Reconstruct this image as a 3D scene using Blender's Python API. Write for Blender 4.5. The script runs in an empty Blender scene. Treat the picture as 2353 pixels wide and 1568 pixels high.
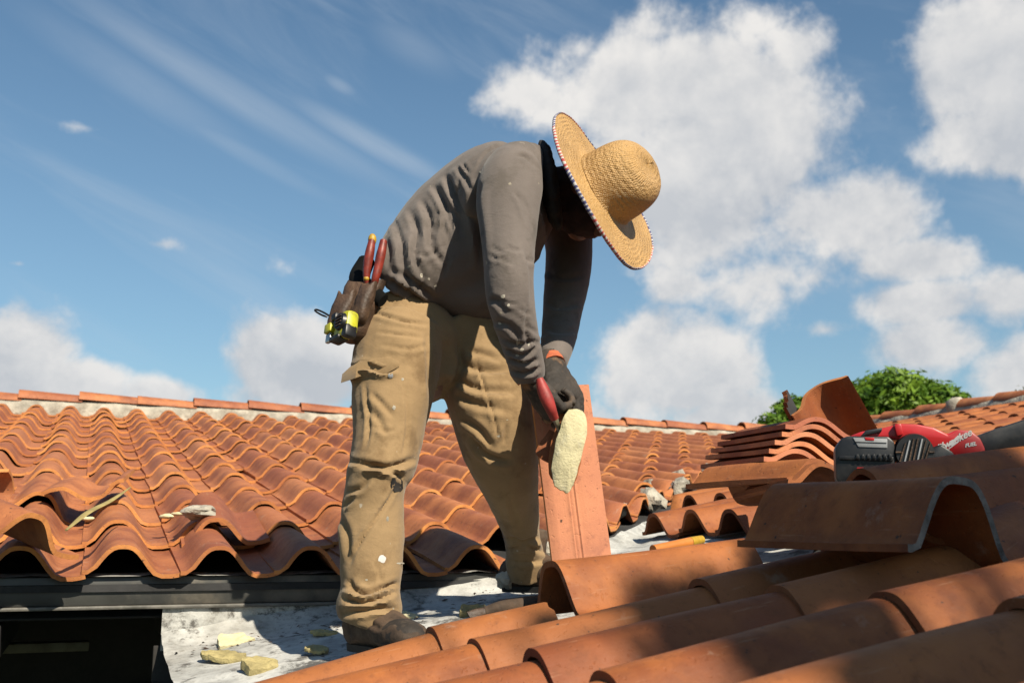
import bpy, bmesh, math, random
import numpy as np
from mathutils import Vector, Matrix, noise as mnoise
random.seed(7); rng = np.random.default_rng(5)
R = math.radians
S = bpy.context.scene
COL = S.collection

# ------------------------------------------------------------------ camera, world, sun, exposure
CZ = 3.0                                    # height of the lens above the garden
PIT = R(10.51); FPX = 1092.6
cam = bpy.data.objects.new('camera', bpy.data.cameras.new('camera')); COL.objects.link(cam)
cam.location = (0, 0, CZ); cam.rotation_euler = (R(90)+PIT, 0, 0)
cam.data.lens = FPX/1024*36; cam.data.sensor_width = 36; cam.data.clip_end = 3000; cam.data.clip_start = .02
cam.data.dof.use_dof = True; cam.data.dof.focus_distance = 2.95; cam.data.dof.aperture_fstop = 6.3
S.camera = cam
S.view_settings.view_transform = 'Standard'; S.view_settings.look = 'None'
S.view_settings.exposure = 0.84; S.view_settings.gamma = 1; S.view_settings.use_curve_mapping = False

SUN_AZ = R(147); SUN_EL = R(42)
sd = Vector((math.sin(SUN_AZ)*math.cos(SUN_EL), math.cos(SUN_AZ)*math.cos(SUN_EL), math.sin(SUN_EL)))
sun = bpy.data.objects.new('sun', bpy.data.lights.new('sun', 'SUN')); COL.objects.link(sun)
sun.data.energy = 5.0; sun.data.angle = R(.53); sun.data.color = (1, .90, .73)
sun.rotation_euler = sd.to_track_quat('Z', 'Y').to_euler()

def P(x, y, Z):
    """design helper: measured direction in the survey picture plus a distance -> world point"""
    cx = (x*1024/2352-512)/FPX; cy = (341-y*1024/2352)/FPX
    d = Vector((cx, math.cos(PIT)-cy*math.sin(PIT), math.sin(PIT)+cy*math.cos(PIT)))
    return Vector((0, 0, CZ))+d*(Z/d.y)
def azel(x, y):
    d = (P(x, y, 1)-Vector((0, 0, CZ))).normalized()
    return math.atan2(d.x, d.y), math.asin(d.z)

class G:
    """tiny node-graph helper"""
    def __init__(s, nt): s.nt = nt
    def n(s, t, **kw):
        nd = s.nt.nodes.new(t)
        for k, v in kw.items(): setattr(nd, k, v)
        return nd
    def put(s, sock, v):
        if hasattr(v, 'is_linked') or isinstance(v, bpy.types.NodeSocket): s.nt.links.new(v, sock)
        else: sock.default_value = v
    def m(s, op, a, b=None, c=None, clamp=False):
        nd = s.n('ShaderNodeMath', operation=op, use_clamp=clamp)
        s.put(nd.inputs[0], a)
        if b is not None: s.put(nd.inputs[1], b)
        if c is not None: s.put(nd.inputs[2], c)
        return nd.outputs[0]
    def v(s, op, a, b=None):
        nd = s.n('ShaderNodeVectorMath', operation=op); s.put(nd.inputs[0], a)
        if b is not None: s.put(nd.inputs[1], b)
        return nd.outputs['Value'] if op in ('LENGTH', 'DOT_PRODUCT', 'DISTANCE') else nd.outputs[0]
    def noise(s, vec, scale, detail=4, rough=.5, dist=0):
        nd = s.n('ShaderNodeTexNoise'); s.put(nd.inputs['Vector'], vec)
        nd.inputs['Scale'].default_value = scale; nd.inputs['Detail'].default_value = detail
        nd.inputs['Roughness'].default_value = rough; nd.inputs['Distortion'].default_value = dist
        return nd.outputs[0]
    def ss(s, v, a, b, lo=0, hi=1):
        nd = s.n('ShaderNodeMapRange', interpolation_type='SMOOTHSTEP'); s.put(nd.inputs[0], v)
        for i, q in enumerate((a, b, lo, hi)): s.put(nd.inputs[i+1], q)
        return nd.outputs[0]
    def mix(s, f, a, b, blend='MIX'):
        nd = s.n('ShaderNodeMix', data_type='RGBA', blend_type=blend)
        s.put(nd.inputs['Factor'], f)
        for sock, v in ((nd.inputs[6], a), (nd.inputs[7], b)):
            s.put(sock, (*v, 1) if isinstance(v, tuple) and len(v) == 3 else v)
        return nd.outputs[2]
    def xyz(s, v):
        nd = s.n('ShaderNodeSeparateXYZ'); s.put(nd.inputs[0], v); return nd.outputs
    def cxyz(s, x, y, z):
        nd = s.n('ShaderNodeCombineXYZ')
        for i, q in enumerate((x, y, z)): s.put(nd.inputs[i], q)
        return nd.outputs[0]

def make_world():
    w = bpy.data.worlds.new('World'); S.world = w; w.use_nodes = True
    nt = w.node_tree; nt.nodes.clear(); g = G(nt)
    out = g.n('ShaderNodeOutputWorld'); bg = g.n('ShaderNodeBackground'); bg.inputs[1].default_value = .052
    nt.links.new(bg.outputs[0], out.inputs[0])
    sky = g.n('ShaderNodeTexSky', sky_type='NISHITA', sun_disc=False)
    sky.sun_elevation = SUN_EL; sky.sun_rotation = SUN_AZ; sky.air_density = 1.0; sky.dust_density = .6; sky.ozone_density = 2.2
    d = g.n('ShaderNodeTexCoord').outputs['Generated']
    X, Y, Z = g.xyz(g.v('NORMALIZE', d))
    az = g.m('ARCTAN2', X, Y); el = g.m('ARCSINE', Z)
    ae = g.cxyz(az, el, 0.0)
    blobs = [ # centre and size of each cloud as measured directions, weight
     (1480,190,300,120,1),(1720,290,260,210,1.05),(1230,215,130,75,.75),(1920,490,200,110,.72),(1600,470,300,190,.9),
     (2090,595,130,45,.5),(1820,120,110,80,.7),(1500,70,110,70,.42),(1740,50,120,60,.35),(1330,120,110,60,.5),(1750,640,230,90,.5),
     (2290,120,290,190,1.2),(2340,290,230,130,1.0),(1500,850,200,160,1.05),(1660,960,150,60,.8),(1370,950,90,60,.6),
     (2060,700,150,45,.5),(2110,800,150,60,.52),(1900,755,70,30,.5),(2340,890,110,110,.9),(2330,680,80,60,.5),
     (30,840,120,125,.85),(140,880,130,50,.8),(680,840,160,100,1.05),(700,900,190,50,.8),(390,905,90,40,.8),(790,600,90,35,.36),
     (180,290,200,60,.17),(370,560,110,45,.12),(40,605,90,30,.12),(1560,660,120,60,.5)]
    F = None
    for (x, y, rx, ry, w_) in blobs:
        a, e = azel(x, y); a2, _ = azel(x+rx, y); _, e2 = azel(x, y-ry)
        q = g.v('MULTIPLY', g.v('SUBTRACT', ae, (a, e, 0)), (1/(abs(a2-a)*1.25), 1/(abs(e2-e)*1.25), 0))
        f = g.m('MULTIPLY', g.m('SUBTRACT', 1.0, g.v('LENGTH', q)), w_)
        if w_ < .2: f = g.m('SUBTRACT', w_, g.v('LENGTH', q))          # small thin puffs fall off quickly
        F = f if F is None else g.m('MAXIMUM', F, f)
    F = g.m('MAXIMUM', F, -1.0)
    # the rest of the sky goes on with the same broken cumulus
    off = g.ss(g.m('ABSOLUTE', g.m('SUBTRACT', az, 0.0)), .5, .65)
    off = g.m('MAXIMUM', off, g.ss(el, .5, .62))
    gen = g.m('MULTIPLY_ADD', g.noise(d, 2.2, 2, .5), 3.2, -2.6)
    gen = g.m('MULTIPLY_ADD', g.m('SUBTRACT', off, 1.0), 2.0, gen)
    F = g.m('MAXIMUM', F, gen)
    nz = g.noise(d, 8.0, 12, .60, .10)
    nb = g.noise(d, 3.2, 5, .5)
    dens0 = g.m('ADD', F, g.m('MULTIPLY_ADD', nz, 2.5, -1.28))
    dens0 = g.m('ADD', dens0, g.m('MULTIPLY_ADD', nb, 1.3, -.66))
    alpha = g.ss(dens0, -.02, .44)
    # relief: compare the noise with itself a step towards the sun
    d2 = g.v('ADD', d, (sd.x*.012, -sd.y*.004, .024))
    nz2 = g.noise(d2, 8.0, 12, .60, .10)
    rel = g.m('MULTIPLY_ADD', g.m('SUBTRACT', nz, nz2), 5.0, .52, clamp=True)
    low = g.noise(d, 5.0, 3, .5)
    sh = g.m('MULTIPLY_ADD', rel, .5, g.m('MULTIPLY_ADD', low, .9, -.2), clamp=True)
    thick = g.ss(dens0, .45, 1.3, 1.0, .72)
    sh = g.m('MULTIPLY', sh, thick)
    ccol = g.mix(sh, (4.9, 5.3, 5.9), (9.8, 9.5, 9.1))
    # thin streaks of high cloud running down to the right
    ca, sa = math.cos(R(-24)), math.sin(R(-24))
    sx = g.m('ADD', g.m('MULTIPLY', az, ca), g.m('MULTIPLY', el, sa)); sy = g.m('ADD', g.m('MULTIPLY', az, -sa), g.m('MULTIPLY', el, ca))
    st = g.noise(g.cxyz(g.m('MULTIPLY', sx, 2.2), g.m('MULTIPLY', sy, 11.0), 3.7), 1.3, 8, .62, .6)
    stf = g.ss(st, .45, .85, 0, .28)
    wide = g.noise(d, 2.0, 3, .5)
    stf = g.m('MULTIPLY', stf, g.ss(wide, .35, .6))
    band = None
    for (x, y, lx, ly, w_) in ((520, 210, 620, 55, .34), (860, 330, 300, 40, .42), (300, 180, 400, 60, .25), (560, 350, 300, 30, .22), (950, 110, 160, 60, .2), (780, 195, 60, 22, .3)):
        a, e = azel(x, y); kx = lx*1024/2352/FPX; ky = ly*1024/2352/FPX
        ux = a*ca+e*sa; uy = -a*sa+e*ca
        q = g.v('MULTIPLY', g.v('SUBTRACT', g.cxyz(sx, sy, 0.0), (ux, uy, 0)), (1/kx, 1/ky, 0))
        f = g.m('MULTIPLY', g.ss(g.v('LENGTH', q), 1.0, .1), w_)
        band = f if band is None else g.m('MAXIMUM', band, f)
    band = g.m('MULTIPLY', band, g.ss(st, .25, .70, .3, .95))
    stf = g.m('MAXIMUM', stf, band)
    tint = g.mix(1.0, sky.outputs[0], (1.0, 1.20, 1.19), 'MULTIPLY')
    tint = g.mix(g.ss(el, .55, .0, .0, .30), tint, (3.3, 4.9, 6.2))
    c = g.mix(stf, tint, (6.3, 7.0, 7.8))
    c = g.mix(g.m('MULTIPLY', alpha, .97), c, ccol)
    nt.links.new(c, bg.inputs[0])
    w.cycles.sampling_method = 'MANUAL'; w.cycles.sample_map_resolution = 512
make_world()

# ------------------------------------------------------------------ materials
def new_mat(name):
    m = bpy.data.materials.new(name); m.use_nodes = True
    nt = m.node_tree; b = nt.nodes['Principled BSDF']
    return m, G(nt), b
def bump(g, b, h, strength=.3, dist=.004):
    nd = g.n('ShaderNodeBump'); nd.inputs['Strength'].default_value = strength; nd.inputs['Distance'].default_value = dist
    g.put(nd.inputs['Height'], h); g.nt.links.new(nd.outputs[0], b.inputs['Normal'])
def plain(name, col, rough=.6, metal=0, var=.25, scale=12, bs=.2, bd=.002, spec=.5, dirt=None):
    if not metal: col = tuple(x*.57 for x in col)
    if dirt: dirt = tuple(x*.57 for x in dirt)
    m, g, b = new_mat(name)
    t = g.n('ShaderNodeTexCoord').outputs['Object']
    n1 = g.noise(t, scale, 6, .6); n2 = g.noise(t, scale*5, 4, .6)
    f = g.ss(n1, .3, .7)
    c = g.mix(f, tuple(x*(1-var) for x in col), tuple(min(1, x*(1+var)) for x in col))
    if dirt: c = g.mix(g.ss(g.noise(t, scale*.6, 8, .65), .52, .68, 0, .8), c, dirt)
    g.put(b.inputs['Base Color'], c)
    g.put(b.inputs['Roughness'], g.m('MULTIPLY_ADD', n2, .2, rough-.1))
    b.inputs['Metallic'].default_value = metal; b.inputs['Specular IOR Level'].default_value = spec
    bump(g, b, g.m('ADD', n2, g.m('MULTIPLY', n1, .5)), bs, bd)
    return m
def clay(name, base, edge=False, rough=.5):
    base = tuple(x*.57 for x in base)
    m, g, b = new_mat(name)
    t = g.n('ShaderNodeTexCoord').outputs['Object']
    oi = g.n('ShaderNodeObjectInfo'); r = oi.outputs['Random']
    t = g.v('ADD', t, g.cxyz(g.m('MULTIPLY', r, 31.0), g.m('MULTIPLY', r, 17.0), 0.0))
    n1 = g.noise(t, 5.5, 6, .6); n2 = g.noise(t, 30, 7, .68); n3 = g.noise(t, 170, 3, .6)
    dk = tuple(x*k for x, k in zip(base, (.62, .50, .50))); lt = tuple(x*k for x, k in zip(base, (1.18, 1.12, .95)))
    c = g.mix(g.ss(n1, .32, .68), dk, lt)
    r2 = g.m('FRACT', g.m('MULTIPLY', r, 7.31))
    c = g.mix(g.m('MULTIPLY', g.ss(r, .2, 1.0), .6), c, (base[0]*.66, base[1]*.52, base[2]*.62))
    c = g.mix(g.m('MULTIPLY', g.ss(r2, .55, 1.0), .45), c, (base[0]*1.25, base[1]*1.35, base[2]*1.35))
    c = g.mix(g.ss(n2, .52, .72, 0, .55), c, (base[0]*.48, base[1]*.46, base[2]*.60))      # weathering
    c = g.mix(g.ss(g.noise(g.v('ADD', t, (7, 2, 5)), 3.2, 8, .72), .53, .70, 0, .55), c, (base[0]*.40, base[1]*.38, base[2]*.55))   # soot and old lichen
    c = g.mix(g.ss(g.noise(g.v('ADD', t, (4, 9, 2)), 9, 8, .72), .59, .73, 0, .42), c, (.33, .24, .18))  # lime bloom
    c = g.mix(g.ss(g.noise(t, 60, 2, .5), .72, .75, 0, .85), c, (.025, .020, .016))      # dark spots
    c = g.mix(g.ss(g.noise(g.v('MULTIPLY', t, (90, 9, 90)), 1.0, 4, .6), .62, .72, 0, .30), c, (.34, .19, .11))   # scrapes
    g.put(b.inputs['Base Color'], c)
    g.put(b.inputs['Roughness'], g.m('MULTIPLY_ADD', n2, .35, rough))
    b.inputs['Specular IOR Level'].default_value = .35
    st = g.noise(g.v('MULTIPLY', t, (60, 2.5, 60)), 1.0, 3, .5)
    pit = g.ss(g.noise(t, 95, 2, .5), .62, .74, 0, -1.2)
    bump(g, b, g.m('ADD', pit, g.m('ADD', g.m('MULTIPLY', n3, .5), g.m('ADD', n2, g.m('MULTIPLY', st, .7)))), .42, .0028)
    return m
M = {}
M['clay'] = clay('terracotta', (.55, .212, .090))
M['clay_edge'] = clay('terracotta_edge', (.76, .33, .11), rough=.7)
M['clay_b'] = clay('terracotta_warm', (.44, .152, .045))
M['clay_b_edge'] = clay('terracotta_warm_edge', (.36, .13, .05), rough=.7)
M['clay_under'] = clay('terracotta_dusty', (.74, .31, .17), rough=.8)
M['mortar'] = plain('mortar', (.50, .46, .38), .9, var=.3, scale=9, bs=.8, bd=.012, dirt=(.26, .22, .17))
M['fascia'] = plain('fascia_metal', (.048, .049, .045), .45, 0, .35, 6, .2, .002, dirt=(.16, .14, .11))
M['fascia_lip'] = plain('fascia_drip', (.17, .16, .14), .6, 0, .35, 14, .4, .003, dirt=(.05, .05, .04))
M['wood_shaded'] = plain('shade_dark_timber', (.022, .018, .015), .8)  # near-black tone puts the deep shade under the eave into the colour
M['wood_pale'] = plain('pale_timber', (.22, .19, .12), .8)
M['stucco'] = plain('stucco', (.20, .19, .17), .9, bs=.5)
M['deck'] = plain('roofing_felt', (.03, .03, .032), .85, var=.4, scale=5, bs=.6, bd=.006, dirt=(.12, .115, .11))
M['rim_stain'] = plain('rim_stain', (.24, .21, .18), .9, var=.4, scale=25, bs=.8, bd=.005, dirt=(.08, .06, .05))
M['foam'] = plain('foam_cut', (.82, .74, .45), .85, var=.10, scale=30, bs=.6, bd=.004, dirt=(.86, .82, .62))
M['foam_skin'] = plain('foam_skin', (.52, .43, .19), .7, var=.25, scale=22, bs=.8, bd=.006)
M['red_plastic'] = plain('red_plastic', (.62, .018, .022), .38, var=.1, scale=8, bs=.06, dirt=(.45, .035, .035))
M['black_plastic'] = plain('black_plastic', (.011, .011, .013), .42, var=.3, scale=9, bs=.12, dirt=(.07, .065, .06))
M['grey_label'] = plain('grey_label', (.42, .44, .46), .5, var=.15)
M['white_print'] = plain('white_print', (.80, .78, .76), .6, var=.05)
M['steel'] = plain('steel', (.35, .35, .34), .35, 1, .2, 20)
M['grip'] = plain('red_grip', (.30, .035, .020), .5, var=.4, scale=30, dirt=(.12, .03, .02))
M['yellow'] = plain('yellow_plastic', (.62, .60, .03), .4, var=.15, scale=30, dirt=(.30, .28, .05))
M['yellow_tip'] = plain('yellow_tip', (.60, .36, .03), .5, var=.2, scale=40)
M['leather'] = plain('worn_leather', (.085, .045, .024), .62, var=.5, scale=16, bs=.8, bd=.004, dirt=(.17, .10, .055))
M['belt'] = plain('belt_webbing', (.006, .006, .006), .9, spec=.1)
M['boot'] = plain('boot_suede', (.085, .050, .028), .85, var=.45, scale=18, bs=.8, bd=.003, dirt=(.13, .09, .06))
M['rubber'] = plain('boot_rubber', (.012, .011, .010), .75, var=.4, scale=18, bs=.3)
M['toe'] = plain('scuffed_toe', (.030, .021, .015), .8, var=.5, scale=30, bs=.6, bd=.002, dirt=(.12, .085, .055))
M['glove'] = plain('work_glove', (.045, .034, .026), .8, var=.5, scale=14, bs=.7, bd=.003, dirt=(.34, .18, .08))
M['cuff'] = plain('glove_cuff', (.55, .13, .05), .8, var=.3, scale=30)
M['skin'] = plain('skin', (.23, .105, .062), .5, var=.15, scale=14, bs=.15)
M['hair'] = plain('black_hair', (.010, .009, .008), .55, var=.3, scale=60, bs=1.0, bd=.006)
M['orange_tube'] = plain('orange_tube', (.72, .25, .05), .4, var=.1)
M['straw_dry'] = plain('dry_grass', (.42, .33, .12), .8)
M['bark'] = plain('bark', (.10, .075, .05), .9, bs=1.0, bd=.02, scale=8)
M['grass'] = plain('lawn', (.055, .085, .022), .9, var=.5, scale=3, bs=.6, bd=.03)

def membrane_mat():
    m, g, b = new_mat('white_membrane')
    t = g.n('ShaderNodeTexCoord').outputs['Object']
    n1 = g.noise(t, 5, 8, .65); n2 = g.noise(t, 34, 7, .7); n4 = g.noise(g.v('ADD', t, (3, 1, 7)), 2.0, 4, .5)
    c = g.mix(g.ss(n1, .35, .7), (.46, .46, .44), (.20, .20, .19))
    c = g.mix(g.ss(n2, .50, .70, 0, .55), c, (.115, .10, .085))
    c = g.mix(g.ss(g.noise(t, 8, 10, .75), .52, .62, 0, .9), c, (.05, .045, .04))
    c = g.mix(g.ss(n4, .55, .75, 0, .5), c, (.19, .17, .135))
    g.put(b.inputs['Base Color'], c); b.inputs['Roughness'].default_value = .8
    bump(g, b, g.m('ADD', n1, n2), .6, .008)
    return m
M['membrane'] = membrane_mat()

def cloth(name, base, dirtc, spots, sc=1.0):
    base, dirtc, spots = (tuple(x*.58 for x in q) for q in (base, dirtc, spots))
    m, g, b = new_mat(name)
    t = g.n('ShaderNodeTexCoord').outputs['Object']
    n1 = g.noise(t, 5, 5, .6); n2 = g.noise(t, 420*sc, 2, .6); n3 = g.noise(t, 22, 6, .65)
    c = g.mix(g.ss(n1, .3, .72), tuple(x*.86 for x in base), tuple(x*1.1 for x in base))
    c = g.mix(g.ss(g.noise(g.v('ADD', t, (5, 2, 9)), 6.5, 8, .68), .50, .66, 0, .62), c, dirtc)
    c = g.mix(g.ss(g.noise(g.v('ADD', t, (1, 7, 3)), 38, 2, .5), .735, .76, 0, .8), c, spots)
    c = g.mix(g.ss(n2, .3, .7, 0, .18), c, tuple(x*.6 for x in base))
    g.put(b.inputs['Base Color'], c); b.inputs['Roughness'].default_value = .92
    b.inputs['Specular IOR Level'].default_value = .15
    b.inputs['Sheen Weight'].default_value = .12
    cr = g.noise(g.v('MULTIPLY', t, (1, 1, 1.6)), 16, 5, .6, 1.4)
    bump(g, b, g.m('ADD', g.m('MULTIPLY', n2, .10), g.m('ADD', n3, g.m('MULTIPLY', g.m('ABSOLUTE', g.m('SUBTRACT', cr, .5)), 1.1))), .42, .0045)
    return m
M['shirt'] = cloth('grey_jersey', (.215, .182, .165), (.115, .098, .082), (.42, .37, .28))
M['trousers'] = cloth('khaki_canvas', (.41, .275, .142), (.17, .100, .045), (.58, .52, .42), .8)
M['dark_cloth'] = plain('dark_collar', (.014, .012, .012), .9)

M['face_shade'] = plain('face_shade_cloth', (.050, .022, .018), .95, var=.4, scale=20, bs=.6, bd=.004)
M['tool_red'] = plain('tool_red', (.40, .035, .028), .6, var=.3, scale=30, dirt=(.16, .04, .03))
def straw_mat():
    m, g, b = new_mat('woven_straw')
    t = g.n('ShaderNodeTexCoord').outputs['Object']
    X, Y, Z = g.xyz(t)
    r = g.m('SQRT', g.m('ADD', g.m('MULTIPLY', X, X), g.m('MULTIPLY', Y, Y)))
    s = g.m('ADD', r, g.m('MULTIPLY', Z, 1.0))
    ang = g.m('ARCTAN2', Y, X)
    w = g.m('ADD', s, g.m('MULTIPLY', g.noise(t, 30, 3, .5), .004))
    ring = g.m('SINE', g.m('MULTIPLY', w, 2*math.pi/.0125))
    wv = g.m('SINE', g.m('ADD', g.m('MULTIPLY', ang, 85.0), g.m('MULTIPLY', s, 900.0)))
    wv2 = g.m('SINE', g.m('ADD', g.m('MULTIPLY', ang, 85.0), g.m('MULTIPLY', s, -900.0)))
    nz = g.noise(t, 95, 4, .65); big = g.noise(t, 8, 4, .5)
    h = g.m('ADD', g.m('MULTIPLY', g.m('MULTIPLY', ring, g.ss(g.noise(t, 12, 2, .5), .3, .65)), .42), g.m('ADD', g.m('MULTIPLY', g.m('MAXIMUM', wv, wv2), .28), g.m('MULTIPLY', nz, 3.4)))
    c = g.mix(g.ss(h, -.6, 1.5), (.085, .042, .012), (.40, .235, .082))
    c = g.mix(g.ss(big, .4, .7, 0, .5), c, (.22, .125, .040))
    c = g.mix(g.ss(g.noise(t, 210, 2, .5), .60, .72, 0, .5), c, (.55, .42, .23))
    c = g.mix(g.ss(g.noise(g.v('ADD', t, (2, 2, 2)), 170, 2, .5), .62, .74, 0, .6), c, (.07, .038, .013))
    g.put(b.inputs['Base Color'], c); b.inputs['Roughness'].default_value = .5
    bump(g, b, h, .75, .0035)
    return m
M['straw'] = straw_mat()
def trim_mat():
    m, g, b = new_mat('printed_trim')
    X, Y, Z = g.xyz(g.n('ShaderNodeTexCoord').outputs['Object'])
    a = g.m('MULTIPLY', g.m('ARCTAN2', Y, X), 1/(2*math.pi))
    seg = g.m('FRACT', g.m('MULTIPLY', a, 5.0)); st = g.m('FRACT', g.m('MULTIPLY', g.m('ADD', a, g.m('MULTIPLY', g.noise(g.n('ShaderNodeTexCoord').outputs['Object'], 25, 2, .5), .02)), 120.0))
    stripes = g.mix(g.m('GREATER_THAN', st, .5), (.34, .05, .05), (.45, .41, .38))
    blue = g.mix(g.m('GREATER_THAN', st, .6), (.05, .05, .13), (.4, .38, .38))
    c = g.mix(g.m('GREATER_THAN', seg, .55), stripes, blue)
    g.put(b.inputs['Base Color'], c); b.inputs['Roughness'].default_value = .8
    return m
M['trim'] = trim_mat()
def leaf_mat(name, a, bb):
    m, g, b = new_mat(name)
    t = g.n('ShaderNodeTexCoord').outputs['Object']
    c = g.mix(g.ss(g.noise(t, 1.6, 6, .7), .35, .68), a, bb)
    g.put(b.inputs['Base Color'], c); b.inputs['Roughness'].default_value = .55
    b.inputs['Specular IOR Level'].default_value = .3
    tr = g.n('ShaderNodeBsdfTranslucent'); g.put(tr.inputs[0], g.mix(.5, c, (.16, .22, .02)))
    mx = g.n('ShaderNodeMixShader'); mx.inputs[0].default_value = .3
    g.nt.links.new(b.outputs[0], mx.inputs[1]); g.nt.links.new(tr.outputs[0], mx.inputs[2])
    g.nt.links.new(mx.outputs[0], g.nt.nodes['Material Output'].inputs[0])
    return m
M['leaf'] = leaf_mat('fresh_leaves', (.045, .11, .010), (.17, .27, .022))
M['leaf2'] = leaf_mat('olive_leaves', (.06, .075, .015), (.14, .15, .03))

# ------------------------------------------------------------------ object helpers
def tag(o, label=None, cat=None, group=None, kind=None):
    if label: o['label'] = label
    if cat: o['category'] = cat
    if group: o['group'] = group
    if kind: o['kind'] = kind
    return o
def empty(name, loc=(0, 0, 0), label=None, cat=None, group=None, mat=None):
    o = bpy.data.objects.new(name, None); COL.objects.link(o); o.empty_display_size = .05
    if mat is not None: o.matrix_world = mat
    else: o.location = loc
    return tag(o, label, cat, group)
def link(name, me, parent=None, mats=(), mw=None, smooth=40):
    for m in mats: me.materials.append(m)
    if smooth:
        me.shade_smooth(); me.set_sharp_from_angle(angle=R(smooth))
    o = bpy.data.objects.new(name, me); COL.objects.link(o)
    if mw is not None: o.matrix_basis = mw
    if parent:
        o.parent = parent; 
    return o
def mesh_from(name, V, F, mi=None):
    me = bpy.data.meshes.new(name); me.from_pydata([tuple(v) for v in V], [], [tuple(f) for f in F])
    if mi is not None: me.polygons.foreach_set('material_index', mi)
    me.update(); return me
class MB:
    """collects simple solids into one mesh"""
    def __init__(s): s.bm = bmesh.new()
    def box(s, c, size, rot=None, bev=0):
        r = bmesh.ops.create_cube(s.bm, size=1)
        vs = r['verts']
        if bev:
            for v in vs: v.co = Vector((v.co.x*size[0], v.co.y*size[1], v.co.z*size[2]))
            es = list({e for v in vs for e in v.link_edges})
            rb = bmesh.ops.bevel(s.bm, geom=es, offset=bev, segments=2, affect='EDGES', profile=.5)
            vs = list({v for f in rb['faces'] for v in f.verts} | {v for v in vs if v.is_valid})
            k = Matrix.Translation(c) @ (rot if rot is not None else Matrix.Identity(4))
        else: k = Matrix.Translation(c) @ (rot if rot is not None else Matrix.Identity(4)) @ Matrix.Diagonal((*size, 1))
        for v in vs: v.co = k @ v.co
        return s
    def cyl(s, a, b, r1, r2=None, n=16):
        a = Vector(a); b = Vector(b); r2 = r1 if r2 is None else r2
        q = (b-a).to_track_quat('Z', 'Y').to_matrix().to_4x4()
        bmesh.ops.create_cone(s.bm, cap_ends=True, segments=n, radius1=r1, radius2=r2, depth=(b-a).length, matrix=Matrix.Translation((a+b)/2) @ q)
        return s
    def ball(s, c, r, sc=(1, 1, 1), rot=None, n=12):
        k = Matrix.Translation(c) @ (rot if rot is not None else Matrix.Identity(4)) @ Matrix.Diagonal((*sc, 1))
        bmesh.ops.create_uvsphere(s.bm, u_segments=n*2, v_segments=n, radius=r, matrix=k); return s
    def prism(s, pts, y0, y1, mat=None):
        """outline in x,z extruded along y"""
        a = [s.bm.verts.new((p[0], y0, p[1])) for p in pts]; b = [s.bm.verts.new((p[0], y1, p[1])) for p in pts]
        n = len(pts); s.bm.faces.new(a); s.bm.faces.new(b[::-1])
        for i in range(n): s.bm.faces.new((a[i], b[i], b[(i+1) % n], a[(i+1) % n]))
        if mat is not None:
            for v in a+b: v.co = mat @ v.co
        return s
    def mesh(s, name='mesh'):
        bmesh.ops.recalc_face_normals(s.bm, faces=s.bm.faces)
        me = bpy.data.meshes.new(name); s.bm.to_mesh(me); s.bm.free(); return me
def catmull(A, n):
    A = np.array(A, float); K = len(A); out = []
    B = np.vstack([2*A[0]-A[1], A, 2*A[-1]-A[-2]])
    for i in range(K-1):
        p0, p1, p2, p3 = B[i:i+4]
        for t in np.linspace(0, 1, n, endpoint=False):
            out.append(.5*((2*p1)+(-p0+p2)*t+(2*p0-5*p1+4*p2-p3)*t*t+(-p0+3*p1-3*p2+p3)*t**3))
    out.append(A[-1]); return np.array(out)
def tube(nodes, ref=(0, -1, 0), seg=20, sub=6, cap=True):
    """nodes: (x,y,z, r_across, r_ref); a smooth tapering loft"""
    C = catmull(nodes, sub); V = []; F = []
    ref = np.array(ref, float)
    for i, c in enumerate(C):
        t = C[min(i+1, len(C)-1), :3]-C[max(i-1, 0), :3]; t /= np.linalg.norm(t)+1e-9
        s = ref-t*ref.dot(t); s /= np.linalg.norm(s)+1e-9; w = np.cross(t, s)
        for k in range(seg):
            a = 2*math.pi*k/seg
            V.append(c[:3]+w*max(c[3], .001)*math.cos(a)+s*max(c[4], .001)*math.sin(a))
    for i in range(len(C)-1):
        for k in range(seg):
            F.append((i*seg+k, i*seg+(k+1) % seg, (i+1)*seg+(k+1) % seg, (i+1)*seg+k))
    if cap:
        for base, c, fl in ((0, C[0], 0), ((len(C)-1)*seg, C[-1], 1)):
            V.append(c[:3]); q = len(V)-1
            for k in range(seg):
                f = (base+k, base+(k+1) % seg, q); F.append(f if fl else f[::-1])
    return np.array(V), F
def join(parts):
    V = []; F = []; o = 0
    for v, f in parts:
        V.append(np.array(v)); F += [tuple(i+o for i in q) for q in f]; o += len(v)
    return np.vstack(V), F
def ballpart(c, r, sc=(1, 1, 1), rot=None, n=10):
    b = MB(); b.ball(Vector(c), r, sc, rot, n); me = b.mesh()
    V = [tuple(v.co) for v in me.vertices]; F = [tuple(p.vertices) for p in me.polygons]
    bpy.data.meshes.remove(me); return np.array(V), F
def remesh(V, F, vox, smooth=4, name='m'):
    me = mesh_from('tmp', V, F); o = bpy.data.objects.new('tmp', me); COL.objects.link(o)
    md = o.modifiers.new('r', 'REMESH'); md.mode = 'VOXEL'; md.voxel_size = vox; md.adaptivity = 0
    if smooth:
        sm = o.modifiers.new('s', 'SMOOTH'); sm.factor = .5; sm.iterations = smooth
    dg = bpy.context.evaluated_depsgraph_get(); dg.update()
    r = bpy.data.meshes.new_from_object(o.evaluated_get(dg)); r.name = name
    bpy.data.objects.remove(o); bpy.data.meshes.remove(me); return r
def fbm(p, s, o=4):
    return mnoise.fractal(Vector(p)*s, .9, 2.1, o)

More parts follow.
